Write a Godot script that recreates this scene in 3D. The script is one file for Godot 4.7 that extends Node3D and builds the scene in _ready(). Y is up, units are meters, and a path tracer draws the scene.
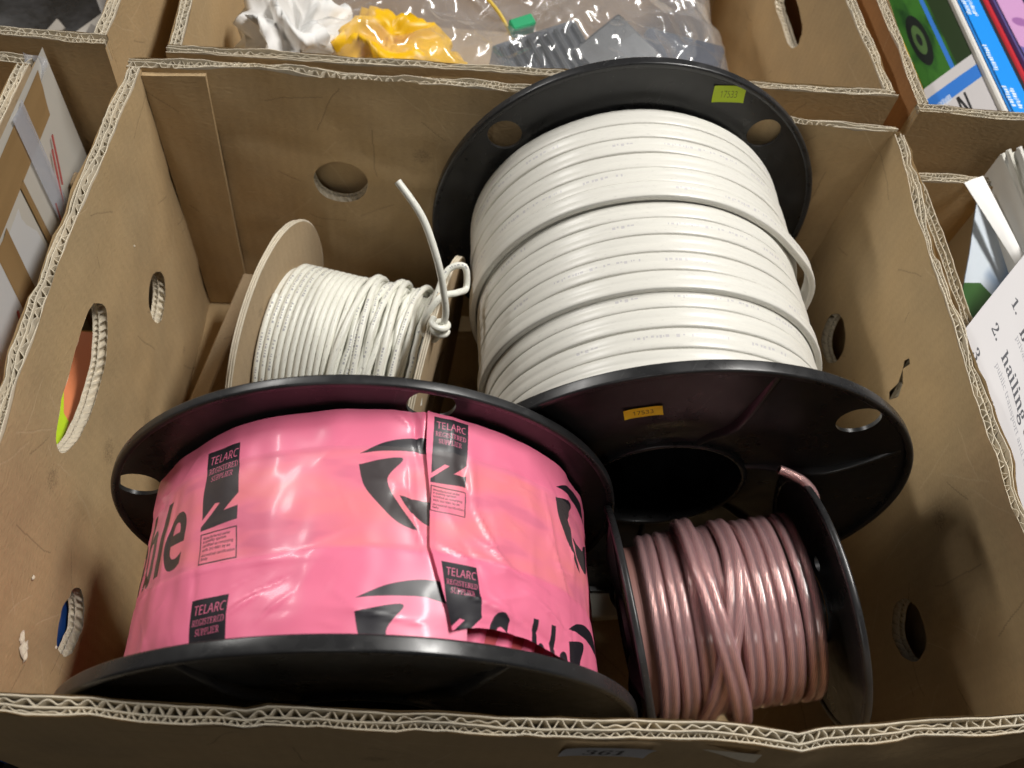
extends Node3D
# Box of cable reels, seen from above in a hall lit by ceiling tubes. Units are metres.

var rng := RandomNumberGenerator.new()
var nz := FastNoiseLite.new()
var nf := FastNoiseLite.new()
var M := {}

# ------------------------------------------------------------------ mesh helpers
class Geo:
	var v := PackedVector3Array()
	var n := PackedVector3Array()
	var uv := PackedVector2Array()
	var ix := PackedInt32Array()

	# a grid of points; normals from neighbours. cr / cc: first and last row / column coincide
	func grid(p: PackedVector3Array, t: PackedVector2Array, rows: int, cols: int, cr := false, cc := false, flip := false) -> void:
		var b := v.size()
		for i in rows:
			for j in cols:
				var i0 := i - 1
				var i1 := i + 1
				if cr:
					if i0 < 0: i0 = rows - 2
					if i1 > rows - 1: i1 = 1
				else:
					i0 = maxi(i0, 0); i1 = mini(i1, rows - 1)
				var j0 := j - 1
				var j1 := j + 1
				if cc:
					if j0 < 0: j0 = cols - 2
					if j1 > cols - 1: j1 = 1
				else:
					j0 = maxi(j0, 0); j1 = mini(j1, cols - 1)
				var di := p[i1 * cols + j] - p[i0 * cols + j]
				var dj := p[i * cols + j1] - p[i * cols + j0]
				var nn := di.cross(dj)
				if flip: nn = -nn
				n.append(nn.normalized() if nn.length_squared() > 1e-24 else Vector3.UP)
		v.append_array(p)
		uv.append_array(t)
		for i in rows - 1:
			for j in cols - 1:
				var a := b + i * cols + j
				var c := a + cols
				if flip:
					ix.append_array(PackedInt32Array([a, c, a + 1, a + 1, c, c + 1]))
				else:
					ix.append_array(PackedInt32Array([a, a + 1, c, a + 1, c + 1, c]))

	func quad(a: Vector3, b: Vector3, c: Vector3, d: Vector3) -> void:
		var k := v.size()
		var nn := (c - a).cross(b - a).normalized()
		v.append_array(PackedVector3Array([a, b, c, d]))
		n.append_array(PackedVector3Array([nn, nn, nn, nn]))
		uv.append_array(PackedVector2Array([Vector2(0, 0), Vector2(1, 0), Vector2(1, 1), Vector2(0, 1)]))
		ix.append_array(PackedInt32Array([k, k + 1, k + 2, k, k + 2, k + 3]))

	# a box with chamfered edges (12 flat strips left out: faces inset, edges bridged)
	func box(t: Transform3D, s: Vector3, ch := 0.0008) -> void:
		var h := s * 0.5
		var c := minf(ch, minf(h.x, minf(h.y, h.z)) * 0.5)
		var ax := [Vector3.RIGHT, Vector3.UP, Vector3.BACK]
		for k in 3:
			for sg in [-1.0, 1.0]:
				var e0: Vector3 = ax[k] * sg
				var e1: Vector3 = ax[(k + 1) % 3]
				var e2: Vector3 = ax[(k + 2) % 3]
				var H0: float = h[k]
				var H1: float = h[(k + 1) % 3]
				var H2: float = h[(k + 2) % 3]
				var f := []
				for q in [[-1, -1], [1, -1], [1, 1], [-1, 1]]:
					f.append(t * (e0 * H0 + e1 * q[0] * (H1 - c) + e2 * q[1] * (H2 - c)))
				if sg > 0: quad(f[0], f[3], f[2], f[1])
				else: quad(f[0], f[1], f[2], f[3])
				# edge strip towards +-e1
				for s1 in [-1.0, 1.0]:
					var g0: Vector3 = e0 * H0 + e1 * s1 * (H1 - c)
					var g1: Vector3 = e0 * (H0 - c) + e1 * s1 * H1
					var w: Vector3 = e2 * (H2 - c)
					if sg * s1 > 0: quad(t * (g0 - w), t * (g0 + w), t * (g1 + w), t * (g1 - w))
					else: quad(t * (g0 - w), t * (g1 - w), t * (g1 + w), t * (g0 + w))

	# profile of (radius, axial) points turned round +Z at centre o; every segment keeps a hard edge unless smooth
	func lathe(prof: PackedVector2Array, o: Vector3, segs := 96, smooth := false) -> void:
		var runs := []
		if smooth: runs.append(prof)
		else:
			for i in prof.size() - 1: runs.append(PackedVector2Array([prof[i], prof[i + 1]]))
		for r in runs:
			var p := PackedVector3Array()
			var t := PackedVector2Array()
			for i in segs + 1:
				var a := TAU * (i % segs) / segs
				for k in r.size():
					p.append(o + Vector3(sin(a) * r[k].x, cos(a) * r[k].x, r[k].y))
					t.append(Vector2(float(i) / segs, float(k)))
			grid(p, t, segs + 1, r.size(), true, false, false)

	# flat region cut by Delaunay; keep(centre) says which triangles stay; f maps the plane to space; face: side that is out
	func sheet(pts: PackedVector2Array, keep: Callable, f: Callable, face: Vector3, uvs := 1.0) -> void:
		var tri := Geometry2D.triangulate_delaunay(pts)
		var b := v.size()
		var P := PackedVector3Array()
		var acc := PackedVector3Array()
		for q in pts:
			P.append(f.call(q)); acc.append(Vector3.ZERO)
		for k in range(0, tri.size(), 3):
			var A := tri[k]
			var B := tri[k + 1]
			var C := tri[k + 2]
			if not keep.call((pts[A] + pts[B] + pts[C]) / 3.0): continue
			var nn := (P[C] - P[A]).cross(P[B] - P[A])
			if nn.dot(face) < 0:
				var s := B
				B = C; C = s
				nn = -nn
			acc[A] += nn; acc[B] += nn; acc[C] += nn
			ix.append_array(PackedInt32Array([b + A, b + B, b + C]))
		for k in pts.size():
			v.append(P[k])
			n.append(acc[k].normalized() if acc[k].length_squared() > 1e-30 else face)
			uv.append(pts[k] * uvs)

	# closed profile swept along points; up[i] is the profile's y direction
	func sweep(pts: PackedVector3Array, up: PackedVector3Array, prof: PackedVector2Array, ulen := 0.1, caps := true, sc: PackedFloat32Array = PackedFloat32Array()) -> void:
		var p := PackedVector3Array()
		var t := PackedVector2Array()
		var m := prof.size()
		var L := 0.0
		for i in pts.size():
			var tg := (pts[mini(i + 1, pts.size() - 1)] - pts[maxi(i - 1, 0)]).normalized()
			var u := (up[i] - tg * up[i].dot(tg)).normalized()
			var s := tg.cross(u)
			if i > 0: L += pts[i].distance_to(pts[i - 1])
			var k := sc[i] if sc.size() else 1.0
			for j in m + 1:
				var q := prof[j % m] * k
				p.append(pts[i] + s * q.x + u * q.y)
				t.append(Vector2(L / ulen, float(j) / m))
		grid(p, t, pts.size(), m + 1, false, true, false)
		if caps:
			for e in [0, pts.size() - 1]:
				var b := v.size()
				var c := Vector3.ZERO
				for j in m: c += p[e * (m + 1) + j]
				c /= m
				var nn := (pts[1] - pts[0]) * -1.0 if e == 0 else pts[e] - pts[e - 1]
				v.append(c); n.append(nn.normalized()); uv.append(Vector2.ZERO)
				for j in m + 1:
					v.append(p[e * (m + 1) + j]); n.append(nn.normalized()); uv.append(Vector2.ZERO)
				for j in m:
					ix.append_array(PackedInt32Array([b, b + 1 + j, b + 2 + j] if e == 0 else [b, b + 2 + j, b + 1 + j]))

func put(called: String, parent: Node, surfaces: Array) -> MeshInstance3D:
	var am := ArrayMesh.new()
	for s in surfaces:
		var g: Geo = s[0]
		if g.ix.is_empty(): continue
		var a := []
		a.resize(Mesh.ARRAY_MAX)
		a[Mesh.ARRAY_VERTEX] = g.v
		a[Mesh.ARRAY_NORMAL] = g.n
		a[Mesh.ARRAY_TEX_UV] = g.uv
		a[Mesh.ARRAY_INDEX] = g.ix
		am.add_surface_from_arrays(Mesh.PRIMITIVE_TRIANGLES, a)
		am.surface_set_material(am.get_surface_count() - 1, s[1])
	var o := MeshInstance3D.new()
	o.name = called
	o.mesh = am
	parent.add_child(o, true)
	return o

func thing(called: String, label: String, category: String, at := Vector3.ZERO, turn := Vector3.ZERO, group := "") -> Node3D:
	var o := Node3D.new()
	o.name = called
	add_child(o, true)
	o.position = at
	o.rotation = turn
	tag(o, label, category, group)
	return o

func tag(o: Node, label: String, category: String, group := "") -> void:
	o.set_meta("label", label)
	o.set_meta("category", category)
	if group: o.set_meta("group", group)

func circle(c: Vector2, r: float, k := 24, wob := 0.0) -> PackedVector2Array:
	var o := PackedVector2Array()
	for i in k:
		var a := TAU * i / k
		o.append(c + Vector2(cos(a), sin(a)) * r * (1.0 + wob * nz.get_noise_2d(c.x * 9000.0 + cos(a) * 40, c.y * 9000.0 + sin(a) * 40)))
	return o

func round_prof(r: float, k := 10) -> PackedVector2Array:
	var o := PackedVector2Array()
	for i in k: o.append(Vector2(cos(TAU * i / k), sin(TAU * i / k)) * r)
	return o

func smooth_line(ctrl: Array, per := 10) -> PackedVector3Array:
	var c := Curve3D.new()
	for i in ctrl.size():
		var a: Vector3 = ctrl[maxi(i - 1, 0)]
		var b: Vector3 = ctrl[mini(i + 1, ctrl.size() - 1)]
		var t := (b - a) / 6.0
		c.add_point(ctrl[i], -t, t)
	var o := PackedVector3Array()
	for i in (ctrl.size() - 1) * per + 1: o.append(c.samplef(float(i) / per))
	return o

func free_ups(p: PackedVector3Array, start: Vector3) -> PackedVector3Array:
	var o := PackedVector3Array()
	var u := start
	for i in p.size():
		var t := (p[mini(i + 1, p.size() - 1)] - p[maxi(i - 1, 0)]).normalized()
		u = (u - t * u.dot(t)).normalized()
		o.append(u)
	return o

# ------------------------------------------------------------------ pictures (print only)
func tri_fill(img: Image, a: Vector2, b: Vector2, c: Vector2, col: Color) -> void:
	var y0 := int(floor(minf(a.y, minf(b.y, c.y))))
	var y1 := int(ceil(maxf(a.y, maxf(b.y, c.y))))
	var W := img.get_width()
	for y in range(maxi(y0, 0), mini(y1 + 1, img.get_height())):
		var yc := y + 0.5
		var lo := 1e9
		var hi := -1e9
		for e in [[a, b], [b, c], [c, a]]:
			var p: Vector2 = e[0]
			var q: Vector2 = e[1]
			if (p.y <= yc) != (q.y <= yc):
				var x := p.x + (q.x - p.x) * (yc - p.y) / (q.y - p.y)
				lo = minf(lo, x); hi = maxf(hi, x)
		if hi > lo:
			var xa := clampi(int(round(lo)), 0, W)
			var xb := clampi(int(round(hi)), 0, W)
			if xb > xa: img.fill_rect(Rect2i(xa, y, xb - xa, 1), col)

func poly_fill(img: Image, p: PackedVector2Array, col: Color) -> void:
	var t := Geometry2D.triangulate_polygon(p)
	for k in range(0, t.size(), 3): tri_fill(img, p[t[k]], p[t[k + 1]], p[t[k + 2]], col)

# lettering: at = left end of the baseline, right / down = image vectors of one em
func text_fill(img: Image, what: String, at: Vector2, right: Vector2, down: Vector2, col: Color, font := "Droid Sans", bold := false, fit := 0.0) -> float:
	var tm := TextMesh.new()
	var f := SystemFont.new()
	f.font_names = PackedStringArray([font])
	if bold: f.font_weight = 700
	tm.font = f
	tm.font_size = 64
	tm.pixel_size = 1.0 / 64.0
	tm.depth = 0.0
	tm.curve_step = 1.0
	tm.horizontal_alignment = HORIZONTAL_ALIGNMENT_LEFT
	tm.vertical_alignment = VERTICAL_ALIGNMENT_BOTTOM
	tm.text = what
	var a := tm.get_mesh_arrays()
	if a.is_empty() or a[Mesh.ARRAY_VERTEX] == null: return 0.0
	var V: PackedVector3Array = a[Mesh.ARRAY_VERTEX]
	var I = a[Mesh.ARRAY_INDEX]
	var lo := Vector2(1e9, 1e9)
	var hi := -lo
	for q in V:
		lo = lo.min(Vector2(q.x, q.y)); hi = hi.max(Vector2(q.x, q.y))
	var kx := 1.0
	if fit > 0.0: kx = fit / maxf((hi.x - lo.x) * right.length(), 0.001)
	var P := PackedVector2Array()
	for q in V: P.append(at + right * (q.x - lo.x) * kx - down * (q.y - lo.y))
	if I == null or I.size() == 0:
		for k in range(0, P.size(), 3): tri_fill(img, P[k], P[k + 1], P[k + 2], col)
	else:
		for k in range(0, I.size(), 3): tri_fill(img, P[I[k]], P[I[k + 1]], P[I[k + 2]], col)
	return (hi.x - lo.x) * right.length() * kx

# a row of small print too blurred to read: short strokes of varying width
func marks(img: Image, at: Vector2, dir: Vector2, length: float, h: float, col: Color, sd: int) -> void:
	var r := RandomNumberGenerator.new()
	r.seed = sd
	var x := 0.0
	var n := Vector2(-dir.y, dir.x)
	while x < length:
		var w := r.randf_range(0.2, 0.5) * h
		var a := at + dir * x + n * r.randf_range(0.0, 0.2) * h
		var k := r.randf_range(0.7, 1.0) * h
		poly_fill(img, PackedVector2Array([a, a + dir * w, a + dir * w + n * k, a + n * k]), col)
		x += w + h * r.randf_range(0.12, 0.3)

func tex(img: Image) -> ImageTexture:
	img.generate_mipmaps()
	return ImageTexture.create_from_image(img)

func std(col: Color, rough := 0.6) -> StandardMaterial3D:
	var m := StandardMaterial3D.new()
	m.albedo_color = col
	m.roughness = rough
	m.cull_mode = BaseMaterial3D.CULL_DISABLED
	return m

func lin(r: float, g: float, b: float) -> Color:
	return Color(r, g, b).linear_to_srgb()

func tri_world(m: StandardMaterial3D, k: float) -> void:
	m.uv1_triplanar = true
	m.uv1_world_triplanar = true
	m.uv1_scale = Vector3(k, k, k)

func noise_img(size: int, sd: int, freq: float, oct := 4) -> Image:
	var f := FastNoiseLite.new()
	f.seed = sd
	f.frequency = freq
	f.fractal_octaves = oct
	return f.get_seamless_image(size, size)

func cardboard_mat(base: Vector3, k: float, sd: int) -> StandardMaterial3D:
	var S := 512
	var a := noise_img(S, sd, 0.006, 5)
	var b := noise_img(S, sd + 1, 0.12, 3)
	var c := noise_img(S, sd + 2, 0.02, 4)
	var img := Image.create_empty(S, S, false, Image.FORMAT_RGB8)
	var hgt := Image.create_empty(S, S, false, Image.FORMAT_L8)
	for y in S:
		for x in S:
			var q := a.get_pixel(x, y).r - 0.5
			var fb := b.get_pixel(x, (y * 3) % S).r - 0.5
			var sp := c.get_pixel(x, y).r - 0.5
			var fl := sin(TAU * x * 44.0 / S)
			var t := 1.0 + q * 0.20 + fb * 0.12 + sp * 0.08 + fl * 0.012
			if fb > 0.31: t *= 0.86
			img.set_pixel(x, y, lin(base.x * t, base.y * t * (1.0 - q * 0.04), base.z * t * (1.0 - q * 0.10)))
			hgt.set_pixel(x, y, Color.from_hsv(0, 0, clampf(0.5 + fb * 0.5 + sp * 0.4 + fl * 0.06, 0, 1)))
	# scuffs, scratches and a few small stains
	var r := RandomNumberGenerator.new()
	r.seed = sd
	for i in 46:
		var at := Vector2(r.randf() * S, r.randf() * S)
		var d := Vector2.from_angle(r.randf() * TAU)
		var pale := r.randf() < 0.6
		for k2 in int(r.randf_range(6, 70)):
			d = d.rotated(r.randf_range(-0.06, 0.06))
			at += d
			var px := posmod(int(at.x), S)
			var py := posmod(int(at.y), S)
			var was := img.get_pixel(px, py)
			img.set_pixel(px, py, was.lerp(Color(0.86, 0.78, 0.66), 0.30) if pale else was.darkened(0.16))
			hgt.set_pixel(px, py, Color(0.3, 0.3, 0.3))
	for i in 9:
		var at := Vector2(r.randf() * S, r.randf() * S)
		var rad := r.randf_range(5, 20)
		for k2 in int(rad * rad * 2.2):
			var q2 := at + Vector2.from_angle(r.randf() * TAU) * rad * sqrt(r.randf()) * r.randf_range(0.5, 1.0)
			var px := posmod(int(q2.x), S)
			var py := posmod(int(q2.y), S)
			img.set_pixel(px, py, img.get_pixel(px, py).darkened(0.07))
	hgt.bump_map_to_normal_map(1.2)
	var m := std(Color.WHITE, 0.82)
	m.albedo_texture = tex(img)
	m.normal_enabled = true
	m.normal_texture = tex(hgt)
	m.normal_scale = 0.5
	m.metallic_specular = 0.3
	tri_world(m, k)
	return m

func plastic_mat(base: float, rough: float, k: float, sd: int, dust: float) -> StandardMaterial3D:
	var S := 512
	var a := noise_img(S, sd, 0.01, 4)
	var b := noise_img(S, sd + 1, 0.05, 2)
	var img := Image.create_empty(S, S, false, Image.FORMAT_RGB8)
	var rg := Image.create_empty(S, S, false, Image.FORMAT_L8)
	for y in S:
		for x in S:
			var q := a.get_pixel(x, y).r - 0.5
			var p := b.get_pixel(x, y).r - 0.5
			var t := base * (1.0 + maxf(q, 0.0) * 1.4 * dust)
			img.set_pixel(x, y, lin(t, t * 1.0, t * 1.05))
			rg.set_pixel(x, y, Color.from_hsv(0, 0, clampf(rough + q * 0.22 + p * 0.14, 0.05, 1)))
	# scratches and specks of dust
	var r := RandomNumberGenerator.new()
	r.seed = sd
	for i in int(34 * dust):
		var s := Vector2(r.randf() * S, r.randf() * S)
		var d := Vector2.from_angle(r.randf() * TAU)
		var ln := r.randf_range(8, 60)
		for t in int(ln):
			var q := s + d * t
			var g := base * r.randf_range(1.5, 4.0)
			img.set_pixel(posmod(int(q.x), S), posmod(int(q.y), S), lin(g, g, g))
	for i in int(170 * dust):
		var g := r.randf_range(0.04, 0.25)
		img.set_pixel(r.randi() % S, r.randi() % S, lin(g, g * 0.95, g * 0.88))
	var m := std(Color.WHITE, 1.0)
	m.albedo_texture = tex(img)
	m.roughness_texture = tex(rg)
	m.roughness_texture_channel = BaseMaterial3D.TEXTURE_CHANNEL_RED
	tri_world(m, k)
	return m

# cable jacket: faint grime along it and a printed line of tiny marks
func cable_mat(base: Vector3, rough: float, marks: Color, v0: float, grime: float, sd: int) -> StandardMaterial3D:
	var img := Image.create_empty(2048, 64, false, Image.FORMAT_RGB8)
	var a := noise_img(512, sd, 0.012, 4)
	var b := noise_img(512, sd + 1, 0.06, 3)
	for y in 64:
		for x in 2048:
			var q := a.get_pixel(x / 4, (y * 8) % 512).r - 0.5
			var p := b.get_pixel((x / 2) % 512, y * 2).r
			var t := 1.0 + q * 0.06
			if p > 0.72: t -= grime * (p - 0.72) * 3.0
			img.set_pixel(x, y, lin(base.x * t, base.y * t, base.z * t * (1.0 - grime * 0.15)))
	var r := RandomNumberGenerator.new()
	r.seed = sd
	var x := 40
	while x < 620:
		var w := r.randi_range(3, 9)
		if r.randf() < 0.8: img.fill_rect(Rect2i(x, int(v0 * 64) + r.randi_range(0, 1), w, r.randi_range(3, 6)), marks)
		x += w + r.randi_range(3, 8)
		if r.randf() < 0.12: x += 60
	var m := std(Color.WHITE, rough)
	m.albedo_texture = tex(img)
	m.metallic_specular = 0.5
	return m

func materials() -> void:
	M.card = cardboard_mat(Vector3(0.48, 0.345, 0.190), 3.1, 11)
	M.card_red = cardboard_mat(Vector3(0.36, 0.185, 0.080), 3.1, 31)
	M.edge = cardboard_mat(Vector3(0.62, 0.55, 0.43), 9.0, 41)
	M.greyboard = cardboard_mat(Vector3(0.43, 0.32, 0.20), 3.1, 51)
	M.black = plastic_mat(0.016, 0.34, 4.0, 61, 1.0)
	M.black_rim = plastic_mat(0.022, 0.32, 5.0, 71, 1.5)
	M.white_cable = cable_mat(Vector3(0.83, 0.825, 0.81), 0.34, Color(0.66, 0.66, 0.67), 0.24, 0.55, 81)
	M.cream_cable = cable_mat(Vector3(0.73, 0.715, 0.675), 0.34, Color(0.78, 0.765, 0.77), 0.26, 0.18, 91)
	M.paper = std(lin(0.78, 0.77, 0.75), 0.7)
	M.white_card = std(lin(0.72, 0.70, 0.62), 0.6)
	M.core = std(lin(0.35, 0.27, 0.18), 0.8)
	# clear jacket over twisted copper
	var img := Image.create_empty(512, 128, false, Image.FORMAT_RGB8)
	var hg := Image.create_empty(512, 128, false, Image.FORMAT_L8)
	var st := noise_img(512, 101, 0.05, 3)
	for y in 128:
		for x in 512:
			var ph := sin(TAU * (y / 128.0 * 10.0 + x / 512.0 * 3.0))
			var k := st.get_pixel(x, y * 4).r
			var t := 0.74 + 0.26 * ph + (k - 0.5) * 0.7
			img.set_pixel(x, y, lin(0.86 * t, 0.50 * t + 0.02, 0.45 * t + 0.02))
			hg.set_pixel(x, y, Color.from_hsv(0, 0, clampf(0.5 + 0.3 * ph + (k - 0.5) * 0.6, 0, 1)))
	hg.bump_map_to_normal_map(2.0)
	var m := std(Color.WHITE, 0.30)
	m.albedo_texture = tex(img)
	m.normal_enabled = true
	m.normal_texture = tex(hg)
	m.normal_scale = 0.5
	m.metallic = 0.18
	m.clearcoat_enabled = true
	m.clearcoat = 1.0
	m.clearcoat_roughness = 0.10
	m.metallic = 0.75
	m.roughness = 0.27
	m.normal_scale = 1.4
	m.clearcoat_enabled = false
	M.copper = m
	var jk := std(Color(0.90, 0.73, 0.75, 0.22), 0.17)
	jk.transparency = BaseMaterial3D.TRANSPARENCY_ALPHA
	M.jacket = jk
	# clear film
	m = std(Color(0.95, 0.97, 1.0, 0.085), 0.12)
	m.transparency = BaseMaterial3D.TRANSPARENCY_ALPHA
	M.film = m
	m = std(Color(1.0, 0.90, 0.86, 0.04), 0.26)
	m.transparency = BaseMaterial3D.TRANSPARENCY_ALPHA
	M.clear_tape = m
	m = std(Color(0.85, 0.87, 0.92, 0.38), 0.15)
	m.transparency = BaseMaterial3D.TRANSPARENCY_ALPHA
	M.loose_tape = m

# ------------------------------------------------------------------ corrugated walls
const T := 0.0087
# W: from, dir, length, height, out, bow [[u, rim offset, belly offset]...], seed, crush
func wall_at(W: Dictionary, u: float, v: float, w: float) -> Vector3:
	var k: float = clampf(v / W.h, 0.0, 1.05)
	var o := 0.0
	var belly := 0.0
	var bow: Array = W.bow
	for i in bow.size() - 1:
		if u >= bow[i][0] and (u <= bow[i + 1][0] or i == bow.size() - 2):
			var s: float = smoothstep(bow[i][0], bow[i + 1][0], u)
			if W.get("kink", false): s = clampf((u - bow[i][0]) / (bow[i + 1][0] - bow[i][0]), 0, 1)
			o = lerpf(bow[i][1], bow[i + 1][1], s)
			belly = lerpf(bow[i][2], bow[i + 1][2], s)
			break
	var wr: float = nf.get_noise_3d(u * 900.0, v * 700.0, W.sd * 77.0) * 0.0011 * W.wr
	if W.has("cr"): wr += crease(W.cr, u * 1000.0, v * 1000.0) * 0.001
	var cr: float = W.crush * maxf(0.0, nz.get_noise_2d(u * 650.0, W.sd * 31.0)) * smoothstep(0.86, 1.0, k)
	var ww := w * (1.0 - cr)
	return W.a + W.d * u + Vector3.UP * v + W.o * (ww + o * k * k + belly * 4.0 * k * (1.0 - k) + wr)

func wall_top(W: Dictionary, u: float, w: float) -> float:
	return W.h + nz.get_noise_3d(u * 420.0, w * 9000.0, W.sd * 13.0) * 0.0021 * W.wr + nz.get_noise_3d(u * 2600.0, w * 12000.0, W.sd * 17.0) * 0.0010

func ribbon(g: Geo, W: Dictionary, path: Callable, half: float, steps: int, drop: float, depth: float) -> void:
	var L := PackedVector2Array()
	for i in steps + 1: L.append(path.call(W.l * i / steps))
	var p := PackedVector3Array()
	var t := PackedVector2Array()
	for i in steps + 1:
		var tg := (L[mini(i + 1, steps)] - L[maxi(i - 1, 0)]).normalized()
		var nn := Vector2(-tg.y, tg.x) * half
		var a := L[i] + nn
		var b := L[i] - nn
		var top := wall_top(W, L[i].x, L[i].y) - drop
		p.append(wall_at(W, a.x, top - depth, a.y)); p.append(wall_at(W, a.x, top, a.y)); p.append(wall_at(W, L[i].x, top + 0.00025, L[i].y))
		p.append(wall_at(W, b.x, top, b.y)); p.append(wall_at(W, b.x, top - depth, b.y))
		for k in 5: t.append(Vector2(i, k))
	g.grid(p, t, steps + 1, 5)

func wall(called: String, parent: Node, a: Vector3, b: Vector3, h: float, o: Vector3, opt := {}) -> MeshInstance3D:
	var W := {"a": a, "d": (b - a).normalized(), "l": a.distance_to(b), "h": h, "o": o, "bow": opt.get("bow", []), "sd": opt.get("sd", 1), "crush": opt.get("crush", 0.3), "wr": opt.get("wr", 1.0), "kink": opt.get("kink", false)}
	if opt.has("cr"): W.cr = opt.cr
	var holes: Array = opt.get("holes", [])
	var step: float = opt.get("step", 0.0085)
	var l: float = W.l
	var nu := int(ceil(l / step))
	var nv := int(ceil(h / step))
	var pts := PackedVector2Array()
	for i in nu + 1:
		for j in nv + 1:
			var q := Vector2(l * i / nu, h * j / nv)
			if i > 0 and i < nu and j > 0 and j < nv: q += Vector2(rng.randf_range(-1, 1), rng.randf_range(-1, 1)) * step * 0.22
			var ok := true
			for H in holes:
				for c in H:
					if c.distance_to(q) < step * 0.45: ok = false
				if Geometry2D.is_point_in_polygon(q, H): ok = false
			if ok: pts.append(q)
	for H in holes: pts.append_array(H)
	var keep := func(c: Vector2) -> bool:
		for H in holes:
			if Geometry2D.is_point_in_polygon(c, H): return false
		return true
	var at := func(q: Vector2, w: float) -> Vector3:
		var y := q.y
		if y > h - 0.0005: y = wall_top(W, q.x, w)
		return wall_at(W, q.x, y, w)
	var g := Geo.new()
	var e := Geo.new()
	g.sheet(pts, keep, func(q): return at.call(q, 0.0), -o)
	var g2 := Geo.new()
	g2.sheet(pts, keep, func(q): return at.call(q, T), o)
	# board ends and foot
	for u in [0.0, l]:
		var p := PackedVector3Array()
		var t := PackedVector2Array()
		for j in 9:
			for w in [0.0, T]:
				p.append(wall_at(W, u, h * j / 8.0 - (0.003 if j == 8 else 0.0), w)); t.append(Vector2(j, w))
		g.grid(p, t, 9, 2, false, false, u > 0)
	# torn rims of the holes: liners with the open flutes between them
	for H in holes:
		var fine_h := PackedVector2Array()
		var mid := Vector2.ZERO
		for q in H: mid += q
		mid /= H.size()
		for i in H.size():
			var q0: Vector2 = H[i]
			var q1: Vector2 = H[(i + 1) % H.size()]
			var ns := maxi(1, int(ceil(q0.distance_to(q1) / 0.0009)))
			for k in ns: fine_h.append(q0.lerp(q1, float(k) / ns))
		var rowsw := [[0.0, 0.0], [0.0007, 0.15], [0.0010, 1.0], [0.0028, 1.0], [0.0047, 1.0], [0.0050, 0.1], [0.0056, 0.1], [0.0059, 0.8], [0.0068, 0.8], [0.0077, 0.8], [0.0080, 0.1], [T, 0.0]]
		var p := PackedVector3Array()
		var t := PackedVector2Array()
		var k := fine_h.size()
		var arc := 0.0
		for i in k + 1:
			var q := fine_h[i % k]
			if i > 0: arc += q.distance_to(fine_h[(i - 1) % k])
			for s in rowsw.size():
				var w: float = rowsw[s][0]
				var rec: float = rowsw[s][1]
				var wave := 0.5 + 0.5 * sin(TAU * arc / (0.0052 if w < 0.005 else 0.0036) + w * 700.0 + nz.get_noise_2d(arc * 4000.0, 7.0) * 2.0)
				var dpt: float = rec * (0.0028 * wave + 0.0007) + (0.0009 * absf(nz.get_noise_3d(q.x * 16000, q.y * 16000, s * 90.0)) if s > 0 else 0.0)
				if i == k: dpt = rec * 0.001
				var c := q + (q - mid).normalized() * dpt
				p.append(wall_at(W, c.x, c.y, w)); t.append(Vector2(i, s))
		e.grid(p, t, k + 1, rowsw.size(), true)
	# the corrugated edge: three liners, a coarse and a fine flute between
	var fine: float = opt.get("flute", 1.0)
	var th: float = opt.get("edge", 0.00042)
	for w in [th + 0.0006, 0.0050, T - th - 0.0006]:
		ribbon(e, W, func(u): return Vector2(u, w), th, int(l / 0.004), 0.0, 0.016)
	var P1 := 0.0074
	var P2 := 0.0051
	ribbon(e, W, func(u): return Vector2(u, 0.0030 + sin(TAU * u / P1 + nz.get_noise_2d(u * 300.0, W.sd * 9.0) * 4.5) * 0.0017 * clampf(0.85 + nz.get_noise_2d(u * 800.0, W.sd * 5.0 + 20.0) * 1.3, 0.15, 1.1)), th * 0.72, int(l / P1 * 9 * fine), 0.0006, 0.014)
	ribbon(e, W, func(u): return Vector2(u, 0.0064 + sin(TAU * u / P2 + nz.get_noise_2d(u * 300.0, W.sd * 9.0 + 50) * 4.5) * 0.0011 * clampf(0.85 + nz.get_noise_2d(u * 800.0, W.sd * 5.0 + 70.0) * 1.3, 0.15, 1.1)), th * 0.6, int(l / P2 * 8 * fine), 0.0008, 0.014)
	return put(called, parent, [[g, opt.get("inner", M.card)], [g2, opt.get("outer", M.card)], [e, M.edge]])

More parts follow.
